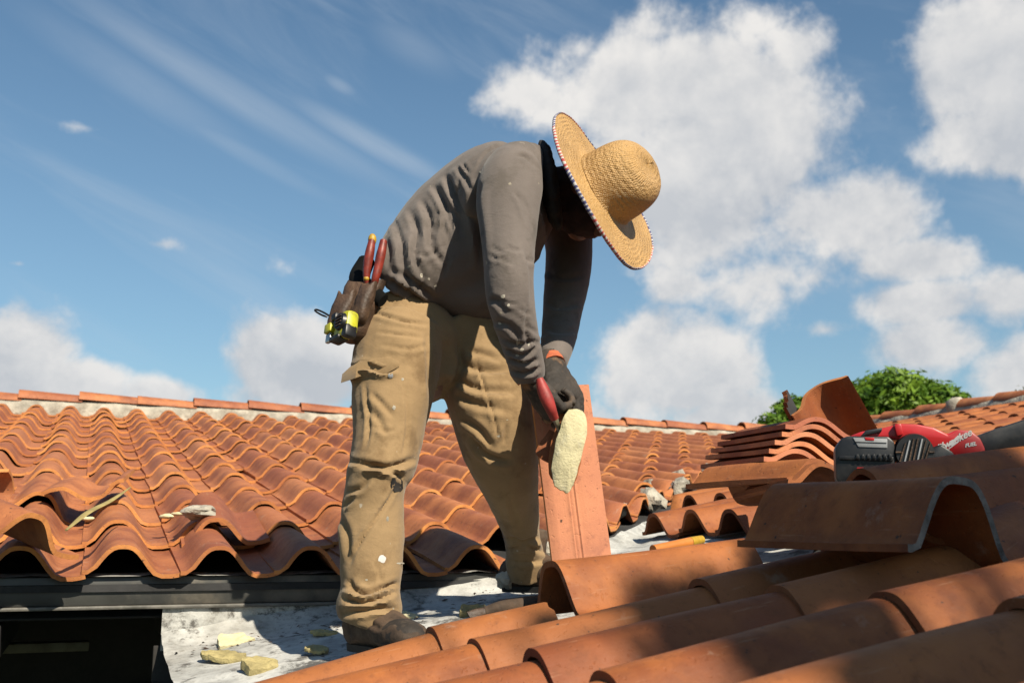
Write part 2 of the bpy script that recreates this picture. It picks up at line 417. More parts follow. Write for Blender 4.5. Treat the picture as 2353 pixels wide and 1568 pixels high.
# ------------------------------------------------------------------ the two roof planes
AZA, SLA = -.3704, math.atan(.1750)
AZB, SLB = 1.1968, math.atan(.2060)
def frame(az, sl):
    e = Vector((math.cos(az), -math.sin(az), 0)); a = Vector((math.sin(az)*math.cos(sl), math.cos(az)*math.cos(sl), math.sin(sl)))
    return e, a, e.cross(a)
eA, aA, nA = frame(AZA, SLA); eB, aB, nB = frame(AZB, SLB)
bh = Vector((eA.x, eA.y)); ah = Vector((aA.x, aA.y)).normalized()     # plan axes u (along the back eave) and v (away)
SP, EX, TL, H = .28, .49, .565, .088
A0 = Vector((-1.4181, 3.2071, CZ-.0028)); B0 = Vector((-.1592, 2.3916, CZ-.1702))
def uv(p): return p.x*bh.x+p.y*bh.y, p.x*ah.x+p.y*ah.y
def xy(u, v): return Vector((u*bh.x+v*ah.x, u*bh.y+v*ah.y))
uA0, vA0 = uv(A0); uB0, vB0 = uv(B0)
def zA(v): return A0.z+.1731*(v-vA0)       # crest planes
def zB(u): return B0.z+.2035*(u-uB0)
def PB(u, v, h=0): q = xy(u, v); return Vector((q.x, q.y, zB(u)-H+h))      # h above the tile pans of the near roof
def PA(u, v, h=0): q = xy(u, v); return Vector((q.x, q.y, zA(v)-H+h))
VRIDGE = vA0+7.04; 
def uval(v): return (zA(v)-B0.z)/.2035+uB0                               # the valley: where both planes meet
URIDGE = uval(VRIDGE)

def profile(x, hh=H, foot=.014, w=.112, pw=1.38):
    if abs(x) < w: h = hh*(.5+.5*math.cos(math.pi*(abs(x)/w)**pw))
    else: h = 0
    if x < 0: h = max(h, foot)
    if x > .15: h += (x-.15)*.25
    return h
def tile_mesh(name, L=TL, nx=16, hh=H, th=.0125, ny=1, x0=-.112, x1=.178, warp=0, mats=('clay', 'clay_edge'), ragged=0, seed=0, w=.112, pw=1.38):
    rr = random.Random(seed)
    xs = [x0+(x1-x0)*i/nx for i in range(nx+1)]
    V = []; F = []; mi = []
    for j in range(ny+1):
        y = L*j/ny
        for x in xs:
            yy = y
            if ragged and j == ny: yy += ragged*(fbm((x*9, seed, 0), 1.5)+.4*rr.uniform(-1, 1))
            z = profile(x, hh, w=w, pw=pw)+warp*math.sin(y*7+seed)*.002
            dz = (profile(x+.002, hh, w=w, pw=pw)-profile(x-.002, hh, w=w, pw=pw))/.004; n = math.hypot(1, dz)
            taper = 1-.02*y/L
            V.append((x*taper, yy, z)); V.append((x*taper+dz/n*th, yy, z-th/n))
    W = nx+1
    def top(i, j): return (j*W+i)*2
    def bot(i, j): return (j*W+i)*2+1
    for j in range(ny):
        for i in range(nx):
            F.append((top(i, j), top(i+1, j), top(i+1, j+1), top(i, j+1))); mi.append(0)
            F.append((bot(i, j), bot(i, j+1), bot(i+1, j+1), bot(i+1, j))); mi.append(0)
        F.append((top(0, j), top(0, j+1), bot(0, j+1), bot(0, j))); mi.append(1)
        F.append((top(nx, j), bot(nx, j), bot(nx, j+1), top(nx, j+1))); mi.append(1)
    for i in range(nx):
        F.append((top(i, 0), bot(i, 0), bot(i+1, 0), top(i+1, 0))); mi.append(1)
        F.append((top(i, ny), top(i+1, ny), bot(i+1, ny), bot(i, ny))); mi.append(1)
    me = mesh_from(name, V, F, mi)
    for m in mats: me.materials.append(M[m])
    me.shade_smooth(); me.set_sharp_from_angle(angle=R(50))
    return me
def axes(e, a, n, o):
    return Matrix(((e.x, a.x, n.x, o.x), (e.y, a.y, n.y, o.y), (e.z, a.z, n.z, o.z), (0, 0, 0, 1)))

def put(name, me, mw, parent=None):
    o = bpy.data.objects.new(name, me); COL.objects.link(o); o.parent = parent; o.matrix_basis = mw; return o

def roof_tiles(root, cells, e, a, n, origin, meshes, cutplane=None, limit=300, cutfrom=0):
    """cells: list of (k, row); each laid S-tile its own object, those past the limit joined"""
    cells = sorted(cells, key=lambda c: (origin+e*(SP*c[0])+a*(EX/math.cos(SLA)*c[1])-cam.location).length)
    rest = bmesh.new()
    cnt = 0
    for (k, r) in cells:
        tilt = Matrix.Rotation(-math.asin(.019/TL)+R(rng.normal(0, .25)), 4, 'X')
        jit = Matrix.Rotation(R(rng.normal(0, .45)), 4, 'Z') @ Matrix.Rotation(R(rng.normal(0, .5)), 4, 'Y')
        o = origin+e*(SP*k+rng.normal(0, .0025))+a*(EXS*r+rng.normal(0, .005))+n*(rng.normal(0, .0015))
        mw = axes(e, a, n, o) @ jit @ tilt
        if cutfrom and k == 0 and r < 0:      # the first column sags towards its low end
            mw = Matrix.Translation((0, 0, (.012 if r == -1 else -.022))) @ mw @ Matrix.Translation((0, TL, 0)) @ Matrix.Rotation(R(3.6 if r == -1 else 3.0), 4, 'X') @ Matrix.Translation((0, -TL, 0))
        me = meshes[int(rng.integers(len(meshes)))]
        if cutplane and r >= cutfrom:
            pc, pn = cutplane
            dmin = min((mw @ v.co-pc).dot(pn) for v in me.vertices); dmax = max((mw @ v.co-pc).dot(pn) for v in me.vertices)
            if dmin > -.02: continue
            if dmax > 0:
                b = bmesh.new(); b.from_mesh(me); inv = mw.inverted()
                bmesh.ops.bisect_plane(b, geom=b.verts[:]+b.edges[:]+b.faces[:], plane_co=inv @ pc, plane_no=inv.to_3x3() @ pn, clear_outer=True)
                edg = [x for x in b.edges if x.is_boundary]
                if edg:
                    fs = bmesh.ops.holes_fill(b, edges=edg, sides=0)['faces']
                    for f in fs: f.material_index = 1
                if len(b.faces) < 6: b.free(); continue
                me2 = bpy.data.meshes.new('cut_tile'); b.to_mesh(me2); b.free()
                for m in me.materials: me2.materials.append(m)
                me = me2
        if cnt < limit: put('roof_tile', me, mw, root); cnt += 1
        else:
            t = me.copy(); t.transform(mw); rest.from_mesh(t); bpy.data.meshes.remove(t)
    if len(rest.verts):
        me = bpy.data.meshes.new('far_tiles'); rest.to_mesh(me)
        for m in meshes[0].materials: me.materials.append(m)
        o = put('far_roof_tiles', me, Matrix.Identity(4), root); tag(o, kind='stuff')
    rest.free()
EXS = EX/math.cos(SLA)
# --- back roof
roofA = empty('tiled_roof', label='large terracotta tiled roof rising behind the worker to a mortared ridge', cat='roof')
mA = [tile_mesh('s_tile', seed=i, nx=18, ny=2, warp=1) for i in range(3)]
cp = xy(uval(vA0), vA0); cp = Vector((cp.x, cp.y, zA(vA0)))
d2 = xy(URIDGE, VRIDGE); vd = Vector((d2.x-cp.x, d2.y-cp.y, 0)).normalized()
vn = Vector((vd.y, -vd.x, 0))                                           # points to the near roof side
skip = {(0, 2), (-1, 1)}
cellsA = []
for r in range(15):
    for k in range(-7, 30):
        if (k, r) in skip: continue
        if r == 0 and k > 5: continue
        cellsA.append((k, r))
oA = Vector((*xy(uA0, vA0), zA(vA0)-H))
roof_tiles(roofA, cellsA, eA, aA, nA, oA, mA, (cp-vn*.10, vn))
def quad(name, pts, mat, parent=None, thick=0, sub=0, rough=0, seed=0, kind=None):
    b = bmesh.new(); vs = [b.verts.new(p) for p in pts]; f = b.faces.new(vs)
    if sub:
        bmesh.ops.subdivide_edges(b, edges=b.edges, cuts=sub, use_grid_fill=True)
        for v in b.verts: v.co.z += rough*fbm((v.co.x+seed, v.co.y, v.co.z), 4)
    if thick:
        r = bmesh.ops.extrude_face_region(b, geom=b.faces[:])
        for v in [g_ for g_ in r['geom'] if isinstance(g_, bmesh.types.BMVert)]: v.co.z -= thick
        bmesh.ops.recalc_face_normals(b, faces=b.faces)
    me = bpy.data.meshes.new(name); b.to_mesh(me); b.free()
    o = link(name, me, parent, [mat]); 
    if kind: o['kind'] = kind
    return o
# deck under the tiles
def v3(u, v, z): q = xy(u, v); return Vector((q.x, q.y, z))
DK = .035
quad('deck', [v3(-2.6, vA0+.04, zA(vA0+.04)-H-DK), v3(uval(vA0+.04)-.02, vA0+.04, zA(vA0+.04)-H-DK), v3(URIDGE-.02, VRIDGE, zA(VRIDGE)-H-DK), v3(-2.6, VRIDGE, zA(VRIDGE)-H-DK)], M['deck'], roofA, .02)
# far slope beyond the ridge, unseen from here but the roof is a roof
quad('far_slope', [v3(-2.6, VRIDGE+.03, zA(VRIDGE)-H-.01), v3(URIDGE, VRIDGE+.03, zA(VRIDGE)-H-.01), v3(URIDGE+3, VRIDGE+6, zA(VRIDGE)-H-1.05), v3(-2.6, VRIDGE+6, zA(VRIDGE)-H-1.05)], M['clay'], roofA)
# ridge: a lumpy bed of mortar under half-round caps
def mortar_bed(name, p0, p1, w, h, parent, seed=0, step=.05, prof=None):
    p0 = Vector(p0); p1 = Vector(p1); L = (p1-p0).length; n = int(L/step); d = (p1-p0).normalized(); s = Vector((d.y, -d.x, 0)).normalized()
    V = []; F = []; K = 9
    for i in range(n+1):
        c = p0+d*(L*i/n)
        for k in range(K):
            a = math.pi*k/(K-1)
            r = 1+.10*fbm((c.x*3+seed, c.y*3, k*.7), 1.5)
            V.append(c+s*(w*math.cos(a)*r)+Vector((0, 0, h*math.sin(a)**.6*r)))
    for i in range(n):
        for k in range(K-1): F.append((i*K+k, i*K+k+1, (i+1)*K+k+1, (i+1)*K+k))
    return link(name, mesh_from(name, V, F), parent, [M['mortar']])
def cap_mesh(name='cap', L=.53, r0=.105, r1=.088, th=.013, n=14, mats=('clay', 'clay_edge'), rise=.8):
    V = []; F = []; mi = []
    for j, (y, r) in enumerate(((0, r0), (L, r1))):
        for i in range(n+1):
            a = math.pi*i/n
            V.append((-r*math.cos(a), y, r*rise*math.sin(a))); V.append((-(r-th)*math.cos(a), y, (r-th)*rise*math.sin(a)))
    W = (n+1)*2
    for i in range(n):
        a, b = 2*i, 2*i+2
        F += [(a, b, b+W, a+W), (a+1, a+1+W, b+1+W, b+1), (a, a+1, b+1, b), (a+W, b+W, b+1+W, a+1+W)]; mi += [0, 0, 1, 1]
    F += [(0, W, W+1, 1), (2*n, 2*n+1, 2*n+1+W, 2*n+W)]; mi += [1, 1]
    me = mesh_from(name, V, F, mi)
    for m in mats: me.materials.append(M[m])
    me.shade_smooth(); me.set_sharp_from_angle(angle=R(50)); return me
cap = cap_mesh()
rz = zA(VRIDGE)-.06
mortar_bed('ridge_mortar', v3(-2.6, VRIDGE+.05, rz-.05), v3(URIDGE+.1, VRIDGE+.05, rz-.05), .11, .18, roofA)
u = -2.6; i = 0
while u < URIDGE-.2:
    # each cap: raised lip at its left end, tucked under the next at its right
    y = (eA*1.0).normalized(); y = Vector((y.x, y.y, -.035+rng.normal(0, .006))).normalized(); x = Vector((y.y, -y.x, 0)).normalized()
    put('ridge_tile', cap, axes(x, y, x.cross(y), v3(u, VRIDGE+.05, rz+.115+rng.normal(0, .006))), roofA)
    u += .50; i += 1
# fascia, drip edge and porch beneath the back eave
vf = vA0+.05
def plank(name, u0, u1, v0, v1, z0, z1, mat, parent, bev=.004):
    b = MB(); L = u1-u0; c = xy((u0+u1)/2, (v0+v1)/2)
    b.box(Vector((c.x, c.y, (z0+z1)/2)), (L, v1-v0, z1-z0), Matrix.Rotation(math.atan2(bh.y, bh.x), 4, 'Z'), bev)
    return link(name, b.mesh(), parent, [mat])
ze = zA(vA0)-H
plank('fascia_board', -2.6, 1.42, vf, vf+.025, ze-.088, ze-.004, M['fascia'], roofA)
plank('drip_edge', -2.6, 1.42, vf-.012, vf+.02, ze-.100, ze-.0885, M['fascia_lip'], roofA)
b = MB()
V = []; F = []
for i in range(60):   # torn white underlay edge lying on the board top
    uu = -.8+2.2*i/59; q = .012*max(0, fbm((uu*6, 2, 0), 1))
    for (vv, zz) in ((vf-.016, -.001+q*1.6), (vf+.12, .006+q)): V.append(v3(uu, vv, ze+zz-.002))
for i in range(59): F.append((2*i, 2*i+1, 2*i+3, 2*i+2))
link('underlay_strip', mesh_from('underlay', V, F), roofA, [M['membrane']])
for j in range(-9, 1):
    plank('rafter_tail', j*.6-.06+2.8-.04, j*.6+2.8, vf+.03, vf+1.2, ze-.24, ze-.14, M['wood_shaded'], roofA)
plank('soffit', -2.6, .9, vf+.04, vf+1.9, ze-.13, ze-.122, M['wood_shaded'], roofA)

# --- house body below
house = empty('house', label='shaded stucco house body with an open porch under the back eave', cat='house')
plank('porch_wall', -2.6, .6, vf+1.9, vf+2.0, 0, ze-.1, M['wood_shaded'], house)
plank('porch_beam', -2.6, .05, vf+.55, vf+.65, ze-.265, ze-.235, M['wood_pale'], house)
plank('side_wall', .25, .37, -3, vf+2.0, 0, CZ-.62, M['wood_shaded'], house)
plank('porch_floor', -4, .3, vf-.4, vf+1.9, .004, .06, M['stucco'], house)
# --- near roof
roofB = empty('tiled_roof', label='terracotta roof plane in the right foreground with long barrel columns', cat='roof')
mB = [tile_mesh('s_tile_near', seed=10+i, nx=28, ny=5, warp=1, mats=('clay_b', 'clay_b_edge'), th=.014) for i in range(3)]
oB = Vector((*xy(uB0, vB0), zB(uB0)-H))
cellsB = []
for r in range(-3, 15):
    for k in range(-34, 8):
        uu = uB0+r*EX; vv = vB0-k*SP
        if r < 3 and k < 0: continue
        if k == 0 and r >= 0: continue
        if r == 3 and k < -6: continue
        if r >= 3 and vv > (uu-uval(vA0))*1.176+vA0: continue
        cellsB.append((k, r))
roof_tiles(roofB, cellsB, eB, aB, nB, oB, mB, (cp+vn*.06, -vn), limit=290, cutfrom=3)
# the cut tile that ends the first column
cut = tile_mesh('cut_tile', L=.27, nx=28, ny=2, mats=('clay_b', 'clay_b_edge'), ragged=.012, seed=4, th=.014)
put('roof_tile', cut, axes(eB, aB, nB, oB) @ Matrix.Rotation(R(-1.8), 4, 'X'), roofB)
# deck of the near roof
quad('deck', [v3(.26, -3, zB(.26)-H-DK), v3(URIDGE, -3, zB(URIDGE)-H-DK), v3(URIDGE, VRIDGE, zB(URIDGE)-H-DK), v3(uval(vA0), vA0, zB(uval(vA0))-H-DK), v3(1.45, 2.30, zB(1.45)-H-DK), v3(.26, 2.30, zB(.26)-H-DK)], M['deck'], roofB, .02)
quad('far_slope', [v3(URIDGE+.03, -3, zB(URIDGE)-H-.01), v3(URIDGE+5, -3, zB(URIDGE)-1.1), v3(URIDGE+5, VRIDGE+5, zB(URIDGE)-1.1), v3(URIDGE+.03, VRIDGE, zB(URIDGE)-H-.01)], M['clay'], roofB)
rzb = zB(URIDGE)-.06
mortar_bed('ridge_mortar', v3(URIDGE+.05, VRIDGE, rzb-.05), v3(URIDGE+.05, 2.5, rzb-.05), .13, .18, roofB, 5)
v = VRIDGE-.1
while v > 2.6:
    y = Vector((-ah.x, -ah.y, -.03+rng.normal(0, .01))).normalized(); x = Vector((y.y, -y.x, 0)).normalized()
    put('ridge_tile', cap, axes(x, y, x.cross(y), v3(URIDGE+.05, v, rzb+.10+rng.normal(0, .008))), roofB)
    v -= .50
for q, (uu, vv) in enumerate([(URIDGE+.02, VRIDGE-1.0), (URIDGE+.0, VRIDGE-2.6)]):   # mortar lumps on that ridge
    V, F = ballpart(v3(uu, vv, rzb+.11), .095, (1, .8, .85), n=8)
    me = mesh_from('lump', [Vector(p)+Vector((0, 0, .03*fbm(p, 9))) for p in V], F); link('mortar_lump', me, roofB, [M['mortar']])

# mortar at the cut valley ends of the back roof
parts = []
for r in range(0, 15):
    v = vA0+r*EX+.25; u = uval(v)-.16/1
    for q in range(2):
        c = v3(u-.06+rng.uniform(-.05, .04), v+rng.uniform(-.2, .2), 0); c.z = zA(v)-H+.012+rng.uniform(0, .02)
        V, F = ballpart(c, .045*rng.uniform(.8, 1.4), (1, 1, .9), n=6)
        V = np.array([Vector(p)+(Vector(p)-c)*.9*fbm(p, 16, 3) for p in V]); parts.append((V, F))
V, F = join(parts)
o = link('valley_mortar', mesh_from('valley_mortar', V, F), roofA, [M['mortar']])

# valley membrane the worker stands on
def ymem(u, v):
    ZL, ZL2, ZR = CZ-.305, CZ-.405, zB(1.45)-H-DK+.012
    s = (u-.245)/1.205; t = (vf-v)/(vf-2.3)
    left = ZL+(ZL2-ZL)*t; z = left+(ZR-left)*max(0, min(1, s))
    if s > 1: z = zB(u)-H-DK+.012
    return z
V = []; F = []; NU, NV = 70, 44
for i in range(NU+1):
    for j in range(NV+1):
        u = .245+(2.45-.245)*i/NU; vt = vf+max(0, u-1.5)*1.0; v = vt-(vt-2.26-max(0, u-1.5)*.9)*j/NV
        z = ymem(u, v)+.007*fbm((u*3, v*3, 0), 2, 5)+.012*max(0, fbm((u*2+v*4, v*.6, 4), 2))
        j0 = j/NV
        if j < 5: z += .045*(1-j/5)**2
        V.append(v3(u, v, z))
for i in range(NU):
    for j in range(NV): a = i*(NV+1)+j; F.append((a, a+1, a+NV+2, a+NV+1))
o = link('roof_membrane', mesh_from('roof_membrane', V, F), None, [M['membrane']]); tag(o, 'white torn membrane of the roof valley under the worker\'s boots', kind='structure')
# upstand from the membrane to the fascia
V = []; F = []
for i in range(61):
    u = .245+1.25*i/60
    for j in range(9):
        t = j/8; z0 = ymem(u, vf)-.01; z = z0+(ze-.092-z0)*t
        V.append(v3(u, vf+.004+.006*fbm((u*4, z*5, 1), 2), z))
for i in range(60):
    for j in range(8): a = i*9+j; F.append((a, a+9, a+10, a+1))
o = link('flashing_upstand', mesh_from('flashing_upstand', V, F), None, [M['membrane']]); o['kind'] = 'structure'
tag(o, 'white flashing upstand between the fascia and the valley membrane')
# edge of the membrane at the drop
plank('roof_edge', .225, .243, 1.2, vf, CZ-.80, CZ-.40, M['wood_shaded'], roofB)
plank('edge_return', .225, .9, vf+.01, vf+.03, CZ-.80, CZ-.30, M['wood_shaded'], roofB)

# ground
gq = quad('ground', [(-400, -400, 0), (400, -400, 0), (400, 400, 0), (-400, 400, 0)], M['grass'], kind='structure')

# ------------------------------------------------------------------ the worker
DISP = 1024/2352/FPX
def nd(x, y, Z, hw, dr=None):
    """centre line point, half width in picture units, depth radius in metres"""
    p = P(x, y, Z); r = hw*DISP*Z
    return (p.x, p.y, p.z, r, dr if dr else r)
def proj(p):
    d = p-cam.location; c, s_ = math.cos(PIT), math.sin(PIT)
    w = d.y*c+d.z*s_; u_ = -d.y*s_+d.z*c
    return (512+FPX*d.x/w)/DISPK, (341-FPX*u_/w)/DISPK
DISPK = 1024/2352
def sculpt_folds(me, folds, noise_amp=.004, noise_sc=(9, 9, 5), seed=0, region=None):
    """cloth relief: every fold is a polyline on the side we look at, sculpted into the surface itself"""
    n = len(me.vertices); co = np.empty(n*3); me.vertices.foreach_get('co', co); co = co.reshape(-1, 3)
    no = np.empty(n*3); me.vertex_normals.foreach_get('vector', no); no = no.reshape(-1, 3)
    d = co-np.array(cam.location); c, s_ = math.cos(PIT), math.sin(PIT)
    w = d[:, 1]*c+d[:, 2]*s_; u_ = -d[:, 1]*s_+d[:, 2]*c
    sx = (512+FPX*d[:, 0]/w)/DISPK; sy = (341-FPX*u_/w)/DISPK
    dn = d/np.linalg.norm(d, axis=1)[:, None]
    gate = np.clip(-(no*dn).sum(1)*3+.3, 0, 1)
    disp = np.zeros(n)
    for f in folds:
        pts, amp, sig = f[0], f[1], f[2]
        pts = catmull([(*p,) for p in pts], 5) if len(pts) > 2 else np.array(pts, float)
        best = np.full(n, 1e9); sgn = np.zeros(n); par = np.zeros(n); L = len(pts)-1
        for i in range(L):
            a = pts[i]; b = pts[i+1]; ab = b-a; ll = ab.dot(ab)+1e-9
            t = np.clip(((sx-a[0])*ab[0]+(sy-a[1])*ab[1])/ll, 0, 1)
            ex = sx-a[0]-t*ab[0]; ey = sy-a[1]-t*ab[1]; dd = np.hypot(ex, ey)
            k = dd < best; best[k] = dd[k]; sgn[k] = np.sign(ab[0]*ey-ab[1]*ex)[k]; par[k] = ((i+t)/L)[k]
        env = np.clip(np.minimum(par, 1-par)*4, 0, 1)**.7
        s_d = best*sgn
        disp += gate*env*amp*(-np.exp(-(best/sig)**2)+.75*np.exp(-((s_d-1.7*sig)/(1.1*sig))**2)+.35*np.exp(-((s_d+1.9*sig)/(1.2*sig))**2))
    for i in range(n):
        p = co[i]; disp[i] += noise_amp*fbm((p[0]*noise_sc[0]+seed, p[1]*noise_sc[1], p[2]*noise_sc[2]), 1, 4)
    co += no*disp[:, None]
    me.vertices.foreach_set('co', co.ravel()); me.update()

def chain_parts(*chains, seg=22):
    return [tube(c, seg=seg) for c in chains]

person = empty('person', P(1010, 1330, 3.15), 'worker in straw hat, grey shirt and khaki trousers bending over the upright tile', 'person')
def kid(name, me, mats, parent=None, smooth=60, mw=None, label=None):
    """child of the worker; geometry is given in world space"""
    par = parent or person
    o = bpy.data.objects.new(name, me); COL.objects.link(o)
    for m in mats: me.materials.append(m)
    if smooth: me.shade_smooth(); me.set_sharp_from_angle(angle=R(smooth))
    o.parent = par
    bpy.context.view_layer.update()
    o.matrix_parent_inverse = par.matrix_world.inverted()
    if mw is not None: o.matrix_world = mw
    if label: o['label'] = label
    return o

# --- trousers
hipL = [nd(905, 690, 3.08, 78, .13), nd(930, 760, 3.08, 112, .15), nd(960, 830, 3.10, 115, .13), nd(990, 900, 3.08, 70, .09)]
legN = [nd(925, 760, 3.02, 96, .125), nd(910, 830, 2.98, 103, .125), nd(903, 900, 2.95, 96, .115), nd(893, 985, 2.92, 83, .105), nd(880, 1060, 2.89, 79, .10),
        nd(866, 1100, 2.88, 70, .095), nd(858, 1165, 2.88, 70, .088), nd(855, 1235, 2.87, 73, .085), nd(853, 1310, 2.86, 69, .08), nd(851, 1350, 2.86, 66, .077), nd(849, 1385, 2.85, 74, .085), nd(847, 1412, 2.85, 72, .085), nd(840, 1436, 2.85, 66, .08)]
legF = [nd(1030, 740, 3.15, 90, .11), nd(1080, 810, 3.17, 96, .12), nd(1112, 880, 3.15, 100, .12), nd(1136, 955, 3.12, 98, .12), nd(1148, 1020, 3.14, 92, .11),
        nd(1163, 1080, 3.19, 74, .10), nd(1182, 1150, 3.27, 56, .085), nd(1197, 1215, 3.34, 45, .075), nd(1204, 1255, 3.38, 41, .07), nd(1208, 1285, 3.40, 46, .075), nd(1210, 1322, 3.42, 43, .075)]
V, F = join(chain_parts(hipL, legN, legF))
me = remesh(V, F, .0065, 6, 'trousers')
TF = [ # (polyline, amplitude m, width)
 ([(805, 868), (840, 842), (880, 852), (912, 842)], .016, 7),
 ([(790, 872), (815, 850), (850, 838)], .012, 9),
 ([(838, 880), (848, 960), (838, 1030)], .006, 5),
 ([(930, 880), (935, 980), (925, 1050)], .004, 5),
 ([(850, 900), (880, 930), (905, 960)], .006, 7), ([(845, 935), (870, 965), (890, 1000)], .005, 7), ([(855, 975), (885, 990), (915, 985)], .004, 6),
 ([(800, 1058), (850, 1066), (900, 1070), (958, 1052)], .013, 8),
 ([(815, 1078), (860, 1072), (905, 1085), (930, 1100)], .010, 7),
 ([(795, 1130), (830, 1120), (850, 1095)], .007, 7), ([(790, 1165), (815, 1140)], .006, 6),
 ([(918, 1105), (880, 1165), (830, 1240), (798, 1300)], .007, 5),
 ([(783, 1180), (800, 1230), (800, 1290)], .008, 8),
 ([(790, 1345), (830, 1362), (880, 1350), (918, 1335)], .012, 7), ([(785, 1372), (820, 1382), (860, 1378), (915, 1352)], .012, 7),
 ([(780, 1410), (830, 1402), (880, 1395), (915, 1400)], .010, 8), ([(800, 1330), (815, 1350), (840, 1360)], .009, 7), ([(868, 1300), (872, 1335)], .004, 5),
 ([(860, 760), (980, 775)], .004, 5), ([(870, 790), (940, 800), (985, 792)], .004, 6), ([(850, 715), (920, 735), (985, 745)], .006, 5),
 ([(980, 760), (985, 850), (990, 930)], .004, 8),
 ([(1050, 790), (1060, 840), (1035, 900)], .008, 9),
 ([(1070, 805), (1110, 812), (1150, 825)], .009, 9), ([(1055, 835), (1110, 850), (1180, 848)], .010, 9), ([(1045, 870), (1100, 893), (1190, 900)], .010, 10),
 ([(1045, 905), (1100, 930), (1180, 945)], .006, 10), ([(1085, 800), (1110, 880), (1135, 960), (1150, 1030)], .005, 4),
 ([(1060, 960), (1100, 985), (1130, 1030)], .009, 9), ([(1080, 1000), (1120, 1045), (1180, 1060)], .010, 9), ([(1165, 975), (1155, 1020)], .006, 7),
 ([(1165, 1232), (1200, 1244), (1245, 1232)], .011, 7), ([(1165, 1262), (1205, 1252), (1255, 1268)], .009, 6), ([(1170, 1285), (1210, 1290), (1260, 1285)], .006, 6),
 ([(1170, 1130), (1180, 1180), (1195, 1215)], .005, 7)]
TF = [(p, a*1.1, w*.85) for p, a, w in TF]
sculpt_folds(me, TF, .0045, (5, 5, 9), 3)
trousers = kid('trousers', me, [M['trousers']])
# small things sewn to or spattered on the trousers, set on the cloth itself
from mathutils.bvhtree import BVHTree
def surf(tree, x, y):
    o_ = cam.location; d = (P(x, y, 3)-o_).normalized(); h = tree.ray_cast(o_, d)
    return (h[0], h[1]) if h[0] else (P(x, y, 2.93), -d)
def bvh(ob):
    me = ob.data; return BVHTree.FromPolygons([ob.matrix_world @ v.co for v in me.vertices], [tuple(p.vertices) for p in me.polygons])
bpy.context.view_layer.update(); tt = bvh(trousers)
def dab(tree, par, name, x, y, rx, ry, mat, th=.0012, seed=0, jag=.3):
    p, n_ = surf(tree, x, y); q = n_.to_track_quat('Z', 'Y').to_matrix().to_4x4(); K = 14
    V = [p+n_*th]; F = []
    for i in range(K):
        a = 2*math.pi*i/K; j_ = 1+jag*fbm((math.cos(a)*2+seed*3, math.sin(a)*2, seed), 1, 2)
        e_ = P(x+rx*math.cos(a)*j_, y+ry*math.sin(a)*j_, p.y); dd = (e_-cam.location).normalized()
        h = tree.ray_cast(cam.location, dd); c = h[0]+h[1]*th*.4 if h[0] and (h[0]-p).length < .08 else p+(e_-p)
        V.append(c)
    for i in range(K): F.append((0, 1+i, 1+(i+1) % K))
    return kid(name, mesh_from(name, V, F), [M[mat]], par)
dab(tt, trousers, 'button', 897, 862, 6, 6, 'grey_label', .003, 1, .05)
dab(tt, trousers, 'paint_spot', 878, 1282, 9, 9, 'white_print', .001, 2)
for i, (x, y, rx, ry) in enumerate(((920, 1292, 9, 2), (925, 870, 3, 3), (890, 1190, 3, 6), (905, 935, 4, 5), (842, 1330, 3, 2), (1145, 1000, 4, 3))):
    dab(tt, trousers, 'paint_spot', x, y, rx, ry, 'mortar', .001, 3+i)
dab(tt, trousers, 'dark_patch', 910, 1112, 14, 18, 'black_plastic', .004, 9, .35)
top = [(806, 838), (830, 822), (860, 812), (890, 814), (916, 828)]; bot = [(783, 878), (822, 858), (858, 846), (886, 850), (916, 842)]
V = []; F = []
for k, ((x, y), (x2, y2), o_) in enumerate(zip(top, bot, (.014, .016, .016, .014, .003))):
    p, n_ = surf(tt, x, y); p2, n2_ = surf(tt, max(x2, 808), y2)
    if k == 0: p2 = P(x2, y2, p2.y-.01); n2_ = n_*0
    m_ = (p+p2)/2+n_*.010
    for c in (p-n_*.002, m_, p2+n2_*o_): V += [c, c-Vector((0, -.003, 0))]
for k in range(4):
    for q in range(2):
        a0 = k*6+q*2; b0 = a0+6; F += [(a0, a0+2, b0+2, b0), (a0+1, b0+1, b0+3, a0+3)]
    a0 = k*6+4; F.append((a0, a0+1, a0+7, a0+6))
kid('pocket_flap', mesh_from('pocket_flap', V, F), [M['trousers']], trousers)

# --- shirt
torso = [nd(905, 655, 3.06, 62, .13), nd(940, 630, 3.05, 105, .155), nd(985, 600, 3.06, 132, .15), nd(1050, 552, 3.06, 155, .15), nd(1110, 505, 3.05, 160, .165),
         nd(1160, 465, 3.02, 152, .20), nd(1205, 440, 3.02, 126, .20), nd(1240, 425, 3.01, 92, .15), nd(1262, 415, 3.0, 66, .09)]
belly = [nd(1000, 665, 3.08, 55, .12), nd(1060, 675, 3.10, 66, .12), nd(1110, 665, 3.10, 72, .12), nd(1170, 625, 3.08, 60, .12)]
slN = [nd(1205, 385, 2.93, 40, .08), nd(1180, 400, 2.85, 72, .09), nd(1168, 450, 2.79, 79, .085), nd(1167, 520, 2.74, 71, .075), nd(1169, 600, 2.70, 60, .068), nd(1171, 665, 2.69, 58, .066), nd(1181, 725, 2.71, 53, .062),
       nd(1196, 785, 2.75, 47, .056), nd(1206, 825, 2.78, 44, .050), nd(1213, 852, 2.80, 42, .048), nd(1217, 874, 2.81, 34, .04)]
slF = [nd(1270, 450, 3.15, 50, .09), nd(1296, 500, 3.22, 62, .09), nd(1306, 570, 3.24, 56, .08), nd(1303, 640, 3.22, 54, .075), nd(1293, 710, 3.17, 48, .07), nd(1283, 775, 3.10, 42, .06), nd(1275, 812, 3.04, 37, .05), nd(1271, 836, 3.00, 31, .04)]
V, F = join(chain_parts(torso, belly, slN, slF))
me = remesh(V, F, .0065, 6, 'shirt')
